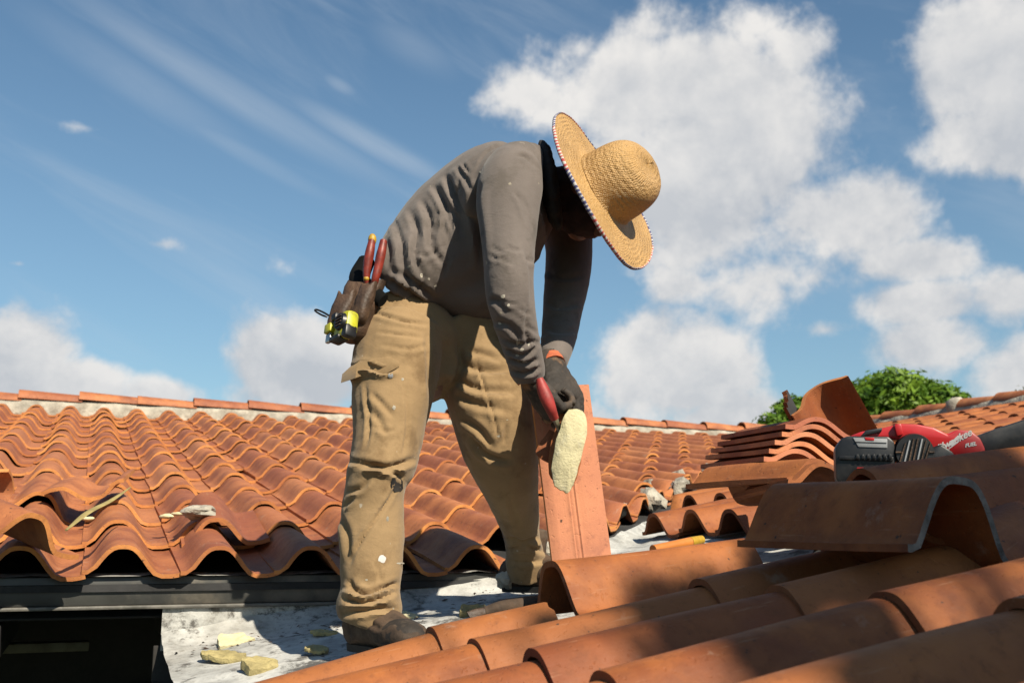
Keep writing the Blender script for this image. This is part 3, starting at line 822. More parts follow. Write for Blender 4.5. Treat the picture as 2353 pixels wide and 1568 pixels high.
SF = [
 ([(905, 505), (925, 560), (925, 620), (950, 670)], .011, 9), ([(935, 480), (955, 530), (955, 590), (975, 640)], .012, 9), ([(965, 455), (985, 500), (990, 560), (1015, 610)], .012, 9),
 ([(995, 430), (1020, 470), (1035, 520)], .012, 9), ([(1020, 405), (1045, 440), (1060, 485)], .010, 8), ([(1048, 385), (1075, 412), (1085, 440)], .008, 7), ([(1060, 372), (1085, 398)], .006, 5),
 ([(880, 545), (895, 580), (890, 620)], .008, 8), ([(890, 640), (930, 670), (985, 700)], .012, 8), ([(880, 668), (925, 692), (985, 722)], .010, 8), ([(900, 615), (950, 650), (1000, 690)], .010, 9),
 ([(1010, 450), (1050, 500), (1060, 545)], .008, 10), ([(890, 690), (930, 712), (985, 728)], .006, 6),
 ([(940, 575), (985, 590), (1020, 560)], .004, 6),
 ([(1105, 420), (1092, 470), (1100, 540), (1108, 620)], .016, 11), ([(1180, 325), (1120, 350), (1085, 400)], .004, 4),
 ([(1180, 430), (1200, 470), (1212, 520)], .006, 6), ([(1195, 440), (1215, 480), (1222, 520)], .005, 5), ([(1235, 395), (1215, 365), (1185, 352)], .006, 6),
 ([(1205, 560), (1220, 640), (1222, 700)], .005, 7), ([(1120, 690), (1145, 690), (1160, 720)], .008, 9), ([(1130, 740), (1165, 745), (1200, 775)], .008, 9), ([(1215, 700), (1205, 760), (1220, 800)], .006, 6),
 ([(1160, 800), (1195, 815), (1238, 800)], .008, 6), ([(1165, 822), (1200, 836), (1240, 820)], .008, 6), ([(1172, 846), (1205, 858), (1242, 842)], .008, 6), ([(1150, 770), (1190, 790), (1230, 780)], .006, 7),
 ([(1255, 620), (1290, 640), (1345, 630)], .006, 8), ([(1250, 690), (1290, 705), (1340, 690)], .006, 8), ([(1248, 750), (1285, 765), (1325, 755)], .006, 8)]
SF = [([(x+rng.normal(0, 3), y+rng.normal(0, 3)) for x, y in p], a*1.0, w*.80) for p, a, w in SF]
for q in range(26):
    x = rng.uniform(890, 1060); y = 700-(x-890)*1.1+rng.uniform(-120, 60); l = rng.uniform(25, 55); t_ = rng.uniform(.9, 1.6)
    SF.append(([(x, y), (x+l*.5*math.cos(t_)+rng.normal(0, 4), y+l*.5*math.sin(t_)), (x+l*math.cos(t_+.3), y+l*math.sin(t_+.3))], .0035, 4.5))
for q in range(16):
    x = rng.uniform(1120, 1225); y = rng.uniform(540, 850); l = rng.uniform(22, 48); t_ = rng.uniform(-.3, .9)
    SF.append(([(x, y), (x+l*.5, y+l*.5*math.sin(t_)+4), (x+l, y+l*math.sin(t_))], .0032, 4.5))
sculpt_folds(me, SF, .0035, (5, 5, 5), 8)
shirt = kid('shirt', me, [M['shirt']])
bpy.context.view_layer.update(); ts = bvh(shirt)
for i, (x, y, rx, ry) in enumerate(((1155, 680, 5, 4), (1168, 700, 3, 3), (1148, 742, 4, 3), (1190, 785, 4, 7), (1199, 802, 5, 4), (1188, 815, 4, 3), (1215, 790, 3, 4), (968, 632, 3, 5), (985, 640, 3, 3), (1000, 655, 4, 3), (955, 690, 6, 3), (962, 697, 5, 3), (1102, 395, 2, 3), (1205, 830, 6, 2), (940, 612, 4, 3))):
    dab(ts, shirt, 'foam_splatter', x, y, rx, ry, 'mortar', .001, 30+i, .5)
V, F = join([tube([nd(1243, 340, 2.98, 8, .03), nd(1254, 370, 2.93, 17, .06), nd(1262, 420, 2.91, 21, .075), nd(1270, 480, 2.93, 18, .06), nd(1280, 520, 2.97, 10, .03)], seg=16)])
me = remesh(V, F, .006, 3, 'collar'); sculpt_folds(me, [], .006, (30, 30, 30)); kid('collar', me, [M['dark_cloth']])

# --- the hat
hn = Vector((.80, -.45, .37)).normalized()
hx = Vector((0, 0, 1)).cross(hn).normalized(); hy = hn.cross(hx)
HC = P(1387, 437, 2.95)
hatM = Matrix(((hx.x, hy.x, hn.x, HC.x), (hx.y, hy.y, hn.y, HC.y), (hx.z, hy.z, hn.z, HC.z), (0, 0, 0, 1)))
def hat_mesh():
    NA = 96
    prof = [(.0, .151), (.03, .151), (.056, .147), (.077, .138), (.093, .122), (.104, .100), (.110, .074), (.1125, .047), (.1135, .026), (.116, .008), (.123, .0015), (.14, 0), (.165, 0), (.19, .001), (.215, .003), (.246, .004)]
    prof = [tuple(p) for p in catmull([(*p, 0) for p in prof], 3)[:, :2]]
    V = []; F = []
    for side in (0, 1):
        for (r, z) in prof:
            for k in range(NA):
                a = 2*math.pi*k/NA
                rr = r; zz = z
                if r < .118:      # crown: slightly oval, pinched in front, dented on top
                    rr = r*(1+.035*math.cos(2*a)); zz = z*(1+.05*math.cos(a-.6))
                    rr *= 1-.05*max(0, math.cos(a-1.2))**4*(z/.14)
                else:             # brim: wavy and sprung
                    q = (r-.118)/.12
                    zz += q*q*(.007*math.cos(2*a+.4)+.006*math.cos(3*a+1))-.006*q
                    rr = r*(1+.018*q*math.cos(a*3+.8))
                w = .0012*fbm((rr*math.cos(a)*30, rr*math.sin(a)*30, zz*30+side), 1)
                V.append((rr*math.cos(a), rr*math.sin(a), zz+w-(.004 if side else 0)))
    n = len(prof)
    for side in (0, 1):
        b = side*n*NA
        for i in range(n-1):
            for k in range(NA):
                f = (b+i*NA+k, b+i*NA+(k+1) % NA, b+(i+1)*NA+(k+1) % NA, b+(i+1)*NA+k)
                F.append(f[::-1] if not side else f)
    b = n*NA
    for k in range(NA):
        F.append(((n-1)*NA+k, (n-1)*NA+(k+1) % NA, b+(n-1)*NA+(k+1) % NA, b+(n-1)*NA+k))
    rim = [V[(n-1)*NA+k] for k in range(NA)]
    return mesh_from('straw_hat', V, F), rim
me, rim = hat_mesh()
hat = kid('straw_hat', me, [M['straw']], mw=hatM, smooth=70)
V = []; F = []; K = 8
for i, p in enumerate(rim):
    c = Vector(p)-Vector((0, 0, .002)); o_ = Vector((c.x, c.y, 0)).normalized()
    for k in range(K):
        a = 2*math.pi*k/K; V.append(c+o_*(.0026*math.cos(a))+Vector((0, 0, .0052*math.sin(a))))
n = len(rim)
for i in range(n):
    for k in range(K): F.append((i*K+k, i*K+(k+1) % K, ((i+1) % n)*K+(k+1) % K, ((i+1) % n)*K+k))
kid('brim_trim', mesh_from('brim_trim', V, F), [M['trim']], hat, mw=hatM)
V, F = ballpart(hatM.inverted() @ P(1358, 403, 2.92), .0065, (1, 1, 1), n=6)
ey = hatM.inverted() @ P(1358, 403, 2.92); V[:, 2] += .006-ey.z
kid('eyelet', mesh_from('eyelet', V, F), [M['white_print']], hat, mw=hatM)

# --- body (one continuous skin: head, neck, trunk, arms and legs within the clothes)
hc = HC-hn*.03+Vector((.035, .05, .03))
face = Vector((.15, -.25, -.95)); face = (face-hn*face.dot(hn)).normalized(); ear = hn.cross(face)
def hp(f, s_, u_): return hc+face*f+ear*s_+hn*u_
head = [ballpart(hp(0, 0, 0), .1, (1, 1, 1), n=12), ballpart(hp(.03, 0, -.06), .075, n=10), ballpart(hp(.065, 0, -.115), .036, n=8),
        ballpart(hp(.102, 0, -.045), .017, n=6), ballpart(hp(.112, 0, -.062), .014, n=6), ballpart(hp(.088, 0, -.088), .018, (1, 1, .6), n=6),
        ballpart(hp(.0, .094, -.04), .026, (1, .5, 1.2), n=6), ballpart(hp(.0, -.094, -.04), .026, (1, .5, 1.2), n=6)]
nk = hp(-.02, 0, -.06)
def thin(nodes, k=.62): return [(a, b_, c, d*k, e_*k) for (a, b_, c, d, e_) in nodes]
tc = P(1215, 440, 3.02)
neck = [(*nk, .06, .06), (*((nk+tc)/2), .058, .062), (*tc, .075, .08)]
V, F = join(head+chain_parts(neck, thin(torso, .8), thin(hipL, .8), thin(legN, .75), thin(legF, .75), thin(slN, .7), thin(slF, .7)))
me = remesh(V, F, .008, 3, 'body'); body = kid('body', me, [M['skin']])
V, F = ballpart(hc-hn*.02-face*.028, .101, (1, 1, .95), n=12)
me = mesh_from('hair', V, F); sculpt_folds(me, [], .006, (60, 60, 60)); kid('hair', me, [M['hair']])
for s_ in (-1, 1):
    V, F = ballpart(hp(.088, s_*.033, -.035), .011, n=6); kid('eye', mesh_from('eye', V, F), [M['hair']])
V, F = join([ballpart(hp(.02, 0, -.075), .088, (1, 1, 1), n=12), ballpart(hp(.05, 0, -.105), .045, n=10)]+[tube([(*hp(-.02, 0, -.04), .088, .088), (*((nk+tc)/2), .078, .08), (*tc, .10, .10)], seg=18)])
me = remesh(V, F, .007, 3, 'face_shade_wrap'); sculpt_folds(me, [], .007, (25, 25, 25)); kid('face_shade_wrap', me, [M['face_shade']])  # dark wrap added over face and neck, imitating the shade under the brim

# --- gloved hands
def hand(wrist, d, nrm, curls, side, scale=1.0, thumb=(.6, .55), spread=.008):
    d = Vector(d).normalized(); nrm = Vector(nrm); nrm = (nrm-d*nrm.dot(d)).normalized(); s_ = d.cross(nrm)*side
    w = Vector(wrist); parts = []
    def pt(a, b_, c): return w+(d*a+s_*b_+nrm*c)*scale
    def t(ns): return tube([(*p, r*scale, q*scale) for p, r, q in ns], ref=tuple(nrm), seg=14, sub=4)
    parts.append(t([(pt(-.03, 0, 0), .031, .024), (pt(.01, 0, 0), .033, .022), (pt(.05, 0, .001), .043, .020), (pt(.088, 0, .002), .044, .017), (pt(.1, 0, .004), .038, .012)]))
    for i, (b_, L, cu) in enumerate(zip((-.032, -.011, .011, .030), (.043, .047, .044, .035), curls)):
        p = pt(.088, b_, .003); ns = [(pt(.07, b_*.9, .002), .0095, .0095), (p, .0112, .011)]; ang = 0
        for j, (l, c) in enumerate(((L, cu[0]), (L*.62, cu[1]), (L*.5, cu[2]))):
            ang += R(c); dv = d*math.cos(ang)+nrm*math.sin(ang)+s_*(b_*1.2*math.cos(ang))
            p = p+dv*l*scale; ns.append((p, .0098-.0011*j, .0095-.001*j))
        parts.append(t(ns))
    tb = pt(.02, -.03, .006); d1 = (d*thumb[0]-s_*.75+nrm*thumb[1]).normalized()
    d2_ = (d*.75+nrm*.75-s_*.05).normalized(); p1 = tb+d1*.046*scale; p2 = p1+(d1*.4+d2_*.6).normalized()*.034*scale; p3 = p2+d2_*.028*scale
    parts.append(t([(tb-d1*.01, .015, .014), (p1, .0135, .0125), (p2, .0115, .011), (p3, .0095, .009)]))
    return parts
def glove(name, parts, cuffp, label):
    V, F = join(parts); me = remesh(V, F, .0034, 3, name); sculpt_folds(me, [], .0022, (45, 45, 45), 2)
    g_ = kid(name, me, [M['glove']], label=label)
    V, F = tube(cuffp, seg=18); me = mesh_from('glove_cuff', V, F); kid('glove_cuff', me, [M['cuff']], g_)
    return g_
wN = P(1220, 872, 2.81); kN = P(1256, 925, 2.82)
partsN = hand(wN, kN-wN, (.75, .55, .25), [(62, 75, 45), (66, 78, 45), (70, 78, 45), (74, 80, 45)], 1, 1.12)
glove('glove', partsN, [(*(wN+(wN-kN)*.10), .036, .034), (*(wN+(wN-kN)*.42), .038, .036)], 'dark glove of the near hand round the red handle')
wF = P(1270, 838, 2.98); kF = P(1302, 918, 2.90)
partsF = hand(wF, kF-wF, (-.35, .5, -.3), [(30, 55, 35), (36, 58, 38), (42, 60, 40), (48, 62, 40)], -1, 1.25, (.7, .4))
glove('glove', partsF, [(*(wF+(wF-kF)*.02), .036, .034), (*(wF+(wF-kF)*.2), .034, .032)], 'bulky brown glove of the far hand')

# --- boots
def boot(ankle, toe_dir, L, label):
    a = Vector(ankle); d = Vector(toe_dir); d.z = 0; d.normalize(); s_ = Vector((d.y, -d.x, 0))
    M_ = Matrix(((s_.x, d.x, 0, a.x), (s_.y, d.y, 0, a.y), (s_.z, d.z, 1, a.z), (0, 0, 0, 1))) @ Matrix.Diagonal((1.15, 1.08, 1.15, 1))
    def t(ns, ref): return tube([(x, y, z, w, h) for x, y, z, w, h in ns], ref=ref, seg=20, sub=5)
    parts = [t([(0, 0, .17, .050, .058), (0, -.002, .11, .048, .058), (0, -.004, .06, .043, .06), (0, -.01, .035, .04, .05)], (0, 1, 0)),
             t([(0, -.075, .045, .030, .030), (0, -.05, .05, .040, .045), (0, .01, .062, .042, .052), (0, .07, .055, .047, .042), (0, .12, .045, .052, .036), (0, .165, .04, .047, .031), (0, .195, .034, .028, .020)], (0, 0, 1))]
    V, F = join(parts); me = remesh(V, F, .0055, 3, 'boot')
    for v in me.vertices:
        if v.co.z < .012: v.co.z = .012
        v.co += Vector((0, 0, 1))*0
    sculpt = me; 
    me.transform(M_); sculpt_folds(me, [([(835, 1420), (870, 1440), (905, 1425)], .004, 6)], .004, (28, 28, 28))
    bo = kid('boot', me, [M['boot']], label=label)
    out = [(-.024, -.078), (.0, -.085), (.024, -.078), (.038, -.03), (.040, .04), (.052, .11), (.048, .17), (.026, .205), (-.02, .207), (-.044, .175), (-.052, .11), (-.042, .03), (-.041, -.04)]
    C = catmull([(x, y, 0) for x, y in out+[out[0]]], 3)[:-1]
    b_ = MB(); v0 = [b_.bm.verts.new(M_ @ Vector((x*.80, y*.88, .004))) for x, y, _ in C]; v1 = [b_.bm.verts.new(M_ @ Vector((x*.84, y*.90, .020))) for x, y, _ in C]
    b_.bm.faces.new(v0[::-1]); b_.bm.faces.new(v1)
    for i in range(len(C)): b_.bm.faces.new((v0[i], v0[(i+1) % len(C)], v1[(i+1) % len(C)], v1[i]))
    kid('sole', b_.mesh(), [M['rubber']], bo, smooth=40)
    # rubber toe cap
    V, F = ballpart((0, .132, .044), .05, (1.02, 1.38, .76), n=10); V = [Vector(q)*(1+.05*fbm(Vector(q)*18, 1)) for q in V]
    V = np.array([v if v[2] > .012 else (v[0], v[1], .012) for v in V]); me = mesh_from('toe_cap', V, F); me.transform(M_); kid('toe_cap', me, [M['toe']], bo)
    return bo
f1 = P(850, 1500, 2.86); boot(f1+Vector((0, 0, .0)), (.62, -.72, 0), .3, 'scuffed brown boot on the white membrane')
f2 = P(1212, 1350, 3.42); u_, v_ = uv(f2); f2.z = ymem(u_, v_)+.012; boot(f2, (.85, -.4, 0), .3, None)

# --- tool belt with pouch
V, F = tube([(*P(870, 640, 2.98), .03, .01), (*P(860, 665, 2.94), .03, .012), (*P(900, 690, 2.90), .022, .01)], seg=10)
belt = kid('tool_belt', mesh_from('tool_belt', *tube([(*P(842, 598, 3.08), .025, .02), (*P(825, 640, 3.03), .03, .03), (*P(845, 668, 2.94), .03, .025), (*P(880, 690, 2.9), .02, .012)], seg=14)), [M['belt']])
pc = P(822, 715, 2.93)
pax = (P(845, 655, 2.95)-P(805, 785, 2.92)).normalized()
pw = Vector((.88, -.35, .30)); pw = (pw-pax*pw.dot(pax)).normalized(); pn_ = pax.cross(pw)
pouchM = Matrix(((pw.x, pax.x, pn_.x, pc.x), (pw.y, pax.y, pn_.y, pc.y), (pw.z, pax.z, pn_.z, pc.z), (0, 0, 0, 1)))
# pn_ points: make +n towards the viewer
if pn_.y > 0: pouchM = pouchM @ Matrix.Rotation(math.pi, 4, 'Y')
def pouch_mesh(w0, w1, h, dp, seed):
    V = []; F = []; N = 24; rows = 9
    for j in range(rows):
        t = j/(rows-1); w = w0+(w1-w0)*t**.8; y = h*(.5-t)
        if j == rows-1: w *= .55
        for k in range(N):
            a = 2*math.pi*k/N; cx_ = abs(math.cos(a))**.6*math.copysign(1, math.cos(a)); sx_ = abs(math.sin(a))**.7*math.copysign(1, math.sin(a))
            p = Vector((cx_*w/2, y+(.008*math.cos(2*a) if j == 0 else 0), sx_*dp/2*(.75+.5*math.sin(t*3))))
            p += Vector((1, .3, 1))*.006*fbm((p.x*22, p.y*22, seed), 1)
            V.append(p)
    for j in range(rows-1):
        for k in range(N): F.append((j*N+k, (j+1)*N+k, (j+1)*N+(k+1) % N, j*N+(k+1) % N))
    F.append(tuple(range((rows-1)*N, rows*N))[::-1])
    V.append(Vector((0, h*.30, 0))); q = len(V)-1
    for k in range(N): F.append((k, (k+1) % N, q))
    return mesh_from('pouch', V, F)
pouch = kid('pouch', pouch_mesh(.125, .085, .175, .06, 1), [M['leather']], belt, mw=pouchM)
kid('front_pocket', pouch_mesh(.062, .055, .12, .035, 5), [M['leather']], pouch, mw=pouchM @ Matrix.Translation((.025, -.022, .034)))
kid('side_pocket', pouch_mesh(.055, .05, .115, .035, 9), [M['leather']], pouch, mw=pouchM @ Matrix.Translation((-.033, .012, .028)))
# wire loop hooked on the pouch
V = []; F = []
C = catmull([P(752, 727, 2.9), P(738, 722, 2.895), P(724, 713, 2.895), P(727, 710, 2.9), P(742, 716, 2.905), P(756, 724, 2.9)], 5)
key = kid('wire_loop', mesh_from('wire_loop', *tube([(*c, .0026, .0026) for c in C], seg=6, sub=1)), [M['black_plastic']], pouch)

# --- things in the pouch: tape measure and two pliers
def tape_measure():
    t = empty('tape_measure', P(790, 752, 2.86), 'yellow and black tape measure clipped on the worker\'s leather pouch', 'tape measure')
    Mx = pouchM.copy(); c = P(788, 752, 2.868); Mx.translation = c
    Mx = Mx @ Matrix.Rotation(R(-12), 4, 'Z') @ Matrix.Rotation(R(22), 4, 'Y') @ Matrix.Scale(1.22, 4)
    def add(name, me, m): return kid(name, me, [m], t, mw=Mx, smooth=40)
    b_ = MB(); b_.box((-.012, 0, 0), (.055, .062, .034), None, .012); add('case', b_.mesh(), M['yellow'])
    b_ = MB(); b_.cyl((-.016, .003, .016), (-.016, .003, .0235), .021, .018, 24); add('grip_disc', b_.mesh(), M['black_plastic'])
    for i in range(4):
        b_ = MB(); b_.box((-.016, .014-i*.0075, .0245), (.026-abs(i-1.5)*.004, .0028, .003), None, .0008); add('ridge', b_.mesh(), M['leather'])
    b_ = MB(); b_.box((.007, .022, .010), (.02, .018, .03), None, .005); b_.box((.006, -.028, .004), (.04, .012, .03), None, .005); b_.box((-.03, -.020, .002), (.02, .03, .031), None, .006); add('rubber_band', b_.mesh(), M['black_plastic'])
    b_ = MB(); b_.box((.029, .002, .012), (.026, .022, .022), None, .003); add('belt_clip', b_.mesh(), M['yellow'])
    b_ = MB(); b_.box((.028, -.021, .014), (.02, .022, .010), None, .003); add('hook', b_.mesh(), M['steel'])
tape_measure()
def pliers(pts, r, label, tip):
    t = empty('pliers', pts[-1], label, 'pliers', 'pliers in the tool pouch')
    kid('handle', mesh_from('handle', *tube([(*p, q*.85, q) for p, q in zip(pts, r)], seg=12)), [M['grip']], t)
    if tip:
        V, F = ballpart(pts[0], r[0]*1.1, (1, 1, 1.5), n=6); kid('handle_tip', mesh_from('tip', V, F), [M['yellow_tip']], t)
        V, F = ballpart(pts[-2]+Vector((0, -.004, 0)), r[-2]*.8, n=6); kid('collar_mark', mesh_from('mark', V, F), [M['yellow_tip']], t)
    kid('jaw', mesh_from('jaw', *tube([(*pts[-1], .009, .009), (*(pts[-1]+(pts[-1]-pts[-2]).normalized()*.05), .011, .008)], seg=10)), [M['steel']], t)
pliers([P(855, 550, 2.93), P(850, 575, 2.92), P(845, 605, 2.92), P(842, 640, 2.92), P(846, 665, 2.93)], [.011, .015, .0155, .011, .009], 'red-handled pliers with yellow tip, left in the pouch', True)
pliers([P(881, 553, 2.91), P(876, 580, 2.90), P(869, 612, 2.90), P(862, 640, 2.90), P(856, 668, 2.92)], [.012, .015, .0145, .013, .010], 'all-red ridged pliers, right one in the pouch', False)
b_ = MB()

# --- what he holds: scraper with a red handle, a foam-covered shard, a tile stood on end
scr = empty('scraper', P(1257, 915, 2.83), 'hand scraper with smooth red handle gripped in the near glove', 'scraper')
kid('handle', mesh_from('handle', *tube([(*P(1239, 868, 2.755), .009, .009), (*P(1246, 890, 2.755), .015, .015), (*P(1256, 915, 2.75), .017, .016), (*P(1266, 940, 2.755), .014, .014), (*P(1274, 960, 2.77), .011, .011)], seg=16)), [M['tool_red']], scr)
kid('shank', mesh_from('shank', *tube([(*P(1274, 958, 2.77), .009, .009), (*P(1284, 985, 2.82), .006, .006), (*P(1292, 1010, 2.84), .006, .006)], seg=10)), [M['steel']], scr)
def slab(name, outline, Zf, th, mat, parent, rough=.004, bulge=.01, seed=0, label=None, edge=None):
    """an irregular thick piece: outline in picture directions at distance Zf(x,y)"""
    cx_ = sum(p[0] for p in outline)/len(outline); cy_ = sum(p[1] for p in outline)/len(outline)
    C = catmull([(*p, 0) for p in outline+[outline[0]]], 4)[:-1]; n = len(C); V = []; F = []; mi = []
    rings = [1, .97, .85, .6, .3]
    def base(x, y): return P(x, y, Zf(x, y) if callable(Zf) else Zf)
    for side in (0, 1):
        for q in rings:
            for c in C:
                x = cx_+(c[0]-cx_)*q; y = cy_+(c[1]-cy_)*q; p = base(x, y)
                jag = 1+.05*fbm((c[0]*.05, c[1]*.05, seed), 1.2)+.045*fbm((c[0]*.16, c[1]*.16, seed), 1.0)
                p = base(cx_+(c[0]-cx_)*q*jag, cy_+(c[1]-cy_)*q*jag)
                h = (0 if q == 1 else bulge*(1-q**3))+rough*fbm((p.x*45, p.z*45, seed+side), 1, 4)
                p.y += (-h-th*.3 if side == 0 else th)
                V.append(p)
    R_ = len(rings)
    for side in (0, 1):
        o_ = side*R_*n
        for i in range(R_-1):
            for k in range(n):
                f = (o_+i*n+k, o_+i*n+(k+1) % n, o_+(i+1)*n+(k+1) % n, o_+(i+1)*n+k); F.append(f if side else f[::-1]); mi.append(0)
        f = tuple(o_+(R_-1)*n+k for k in range(n)); F.append(f if side else f[::-1]); mi.append(0)
    for k in range(n): F.append((k, (k+1) % n, R_*n+(k+1) % n, R_*n+k)); mi.append(1)
    me = mesh_from(name, V, F, mi); o = kid(name, me, [mat, edge or mat], parent, smooth=60, label=label); return o
shard = empty('foam_block', P(1300, 1020, 2.86), 'creamy yellow foam slab on a dark tile shard held against the upright tile', 'foam')
slab('foam', [(1306, 940), (1338, 944), (1349, 985), (1340, 1030), (1325, 1085), (1314, 1118), (1300, 1128), (1275, 1112), (1267, 1075), (1275, 1020), (1290, 970)], lambda x, y: 2.80+(y-940)*.0001, .022, M['foam'], shard, .0035, .012, 1, edge=M['foam_skin'])
slab('tile_shard', [(1285, 950), (1310, 945), (1330, 990), (1334, 1060), (1312, 1122), (1285, 1118), (1262, 1085), (1262, 1030)], 2.835, .014, M['clay_b'], shard, .002, .004, 2)
t_ = empty('tile_shard', P(1262, 1040, 2.87), 'small clay shard poking out left of the foam slab', 'tile shard')
slab('shard', [(1262, 985), (1285, 1005), (1282, 1058), (1262, 1062), (1235, 1045), (1233, 1028)], 2.87, .012, M['clay_b'], t_, .002, .003, 3)

# the tile stood on end
def standing(name, p_top, p_bot, facing, me, roll=0):
    """tile with its length from p_bot up to p_top; facing = direction its outer side looks"""
    y = (p_top-p_bot).normalized(); f = Vector(facing); f = (f-y*f.dot(y)).normalized(); x = y.cross(f)
    return axes(x, y, f, p_bot) @ Matrix.Rotation(R(roll), 4, 'Y')
ptop = P(1290, 886, 3.00); pbot = P(1347, 1330, 3.02)
def upright_mesh():
    # seen on its broad back: nearly flat panel, slim grooves, one raised edge
    xs = np.linspace(-.086, .086, 43); V = []; F = []; mi = []; L = (ptop-pbot).length; th = .014
    def z(x):
        h = .030*max(0, (x-.02)/.085)**1.6+.022*max(0, (-x-.06)/.045)**1.5
        for gx in (-.022, -.010, .001):
            h -= .0045*math.exp(-((x-gx)/.0022)**2)
        return -h
    for j, y in enumerate(np.linspace(0, L, 7)):
        for x in xs: V.append((x, y, z(x))); V.append((x, y, z(x)-th))
    W = len(xs)*2
    for j in range(6):
        for i in range(len(xs)-1):
            a = j*W+2*i; F += [(a, a+2, a+2+W, a+W), (a+1, a+1+W, a+3+W, a+3)]; mi += [0, 0]
        a = j*W; F.append((a, a+W, a+W+1, a+1)); a += W-2; F.append((a, a+1, a+1+W, a+W)); mi += [1, 1]
    for i in range(len(xs)-1):
        a = 2*i; F.append((a, a+1, a+3, a+2)); a += 6*W; F.append((a, a+2, a+3, a+1)); mi += [1, 1]
    me = mesh_from('upright_tile', V, F, mi); me.materials.append(M['clay_under']); me.materials.append(M['clay_edge']); me.shade_smooth(); me.set_sharp_from_angle(angle=R(50)); return me
t_ = put('roof_tile', upright_mesh(), standing('t', ptop, pbot, (.22, -1, .2), None)); tag(t_, 'salmon clay tile stood on end beside the worker\'s knee, grooves down its face', 'roof tile')

# ------------------------------------------------------------------ loose tiles on the near roof
loose_me = {}
def ltile(label, front, back, roll=0, hh=H, L=None, mats=('clay_b', 'clay_b_edge'), seed=1, group=None, nm='roof_tile', x0=-.112, x1=.178, up=None, ragged=0, w=.112, pw=1.38):
    f = Vector(front); b_ = Vector(back); y = (b_-f).normalized(); up = Vector(up or (0, 0, 1)); z = (up-y*up.dot(y)).normalized(); x = y.cross(z)
    L = L or (b_-f).length
    me = tile_mesh('loose_tile', L=L, nx=28, ny=5, hh=hh, warp=1, mats=mats, th=.014, seed=seed, x0=x0, x1=x1, ragged=ragged, w=w, pw=pw)
    # front/back are given for the crest, so drop the origin by the crest height after rolling
    mw = axes(x, y, z, f) @ Matrix.Rotation(R(roll), 4, 'Y') @ Matrix.Translation((0, 0, -hh))
    o = put(nm, me, mw); tag(o, label, 'roof tile', group); return o
LG = 'loose clay tiles lying on the near roof'
ltile('big loose barrel tile with a dark arched mouth below the upright tile', P(1262, 1287, 2.58), P(1700, 1236, 2.80), -4, .125, w=.12, pw=1.6, x0=-.165, seed=3, group=LG)
bt = ltile('large shaded barrel tile below the saw, its mortar-rimmed mouth open to the right', P(2205, 1092, 2.02), P(1806, 1112, 2.42), 4, .145, w=.135, pw=1.7, x0=-.137, x1=.15, seed=4, group=LG, mats=('clay_b', 'rim_stain'))
bt.data.materials.append(M['clay_b_edge'])
for f_ in bt.data.polygons:
    if f_.material_index == 1 and abs(f_.normal.y) < .5: f_.material_index = 2
ltile('tile running out of the picture behind the mortar-rimmed mouth', P(2170, 1092, 2.40), P(2700, 1035, 2.60), 10, .115, L=.55, seed=5, group=LG)
ltile('long dark tile lying right in front of the saw', P(1990, 1077, 2.40), P(2480, 1012, 2.62), 22, .11, L=.60, seed=6, group=LG)
ltile('small broken pan piece under the long right-hand tiles', P(2260, 1240, 2.1), P(2420, 1140, 2.3), 30, .06, L=.25, seed=7, group=LG, ragged=.03)
ltile('tile lying crosswise at the left edge, its edge sloping down to the right, back roof', P(85, 1180, 3.02), P(-170, 1075, 3.35), 12, .085, L=.45, seed=58, mats=('clay', 'clay_edge'), group='shifted and broken tiles on the back roof')
# stack of five tiles with their ends towards the right
axd = (P(1700, 1010, 3.75)-P(1880, 985, 3.30)).normalized()
for i in range(5):
    x = 1880-i*12-(i == 1)*-4; y = 958+i*16.5+(i > 2)*4
    lab = ['topmost tile of the stack left of the saw', 'second tile from the top of the stack left of the saw', 'middle tile of the stack left of the saw', 'fourth tile down in the stack left of the saw', 'lowest tile of the five-tile stack left of the saw'][i]
    fr = P(x, y, 3.28-i*.012); ltile(lab, fr, fr+axd*.5+Vector((0, 0, -.01*(i == 4))), 4+rng.normal(0, 2.5), .047, L=.40, w=.125, pw=1.1, seed=20+i, group='tiles stacked on the near roof', mats=('clay_b', 'clay_under'))
ltile('single tile lying under the stack of five, battery touching its right end', P(1880, 1052, 3.05), P(1650, 1072, 3.42), 8, .085, L=.44, seed=31, group=LG)
ltile('tilted tile with sunlit lip leaning at the battery of the saw', P(1900, 1062, 3.0), P(1760, 1100, 3.3), 14, .09, L=.3, seed=32, group=LG)
# curved tile propped upright on the stack, hollow side to us
me = tile_mesh('propped_tile', L=.36, nx=28, ny=5, hh=.085, x0=-.092, x1=.135, mats=('clay_b', 'clay_edge'), th=.014, seed=40)
pb, pt_ = P(1956, 1008, 3.42), P(1896, 900, 3.36); y = (pt_-pb).normalized(); f = Vector((.25, .95, .1)); f = (f-y*f.dot(y)).normalized(); x = y.cross(f)
o = put('roof_tile', me, axes(x, y, f, pb-y*.18) @ Matrix.Rotation(R(18), 4, 'Y')); tag(o, 'curved tile propped up on end against the tree, hollow side facing us', 'roof tile')
o = ltile('dark jagged shard standing left of the propped tile', P(1868, 1015, 3.45), P(1832, 945, 3.40), 50, .04, L=.17, seed=41, up=(0, -1, .2), ragged=.03, mats=('deck', 'clay_b_edge'), x0=-.05, x1=.06)
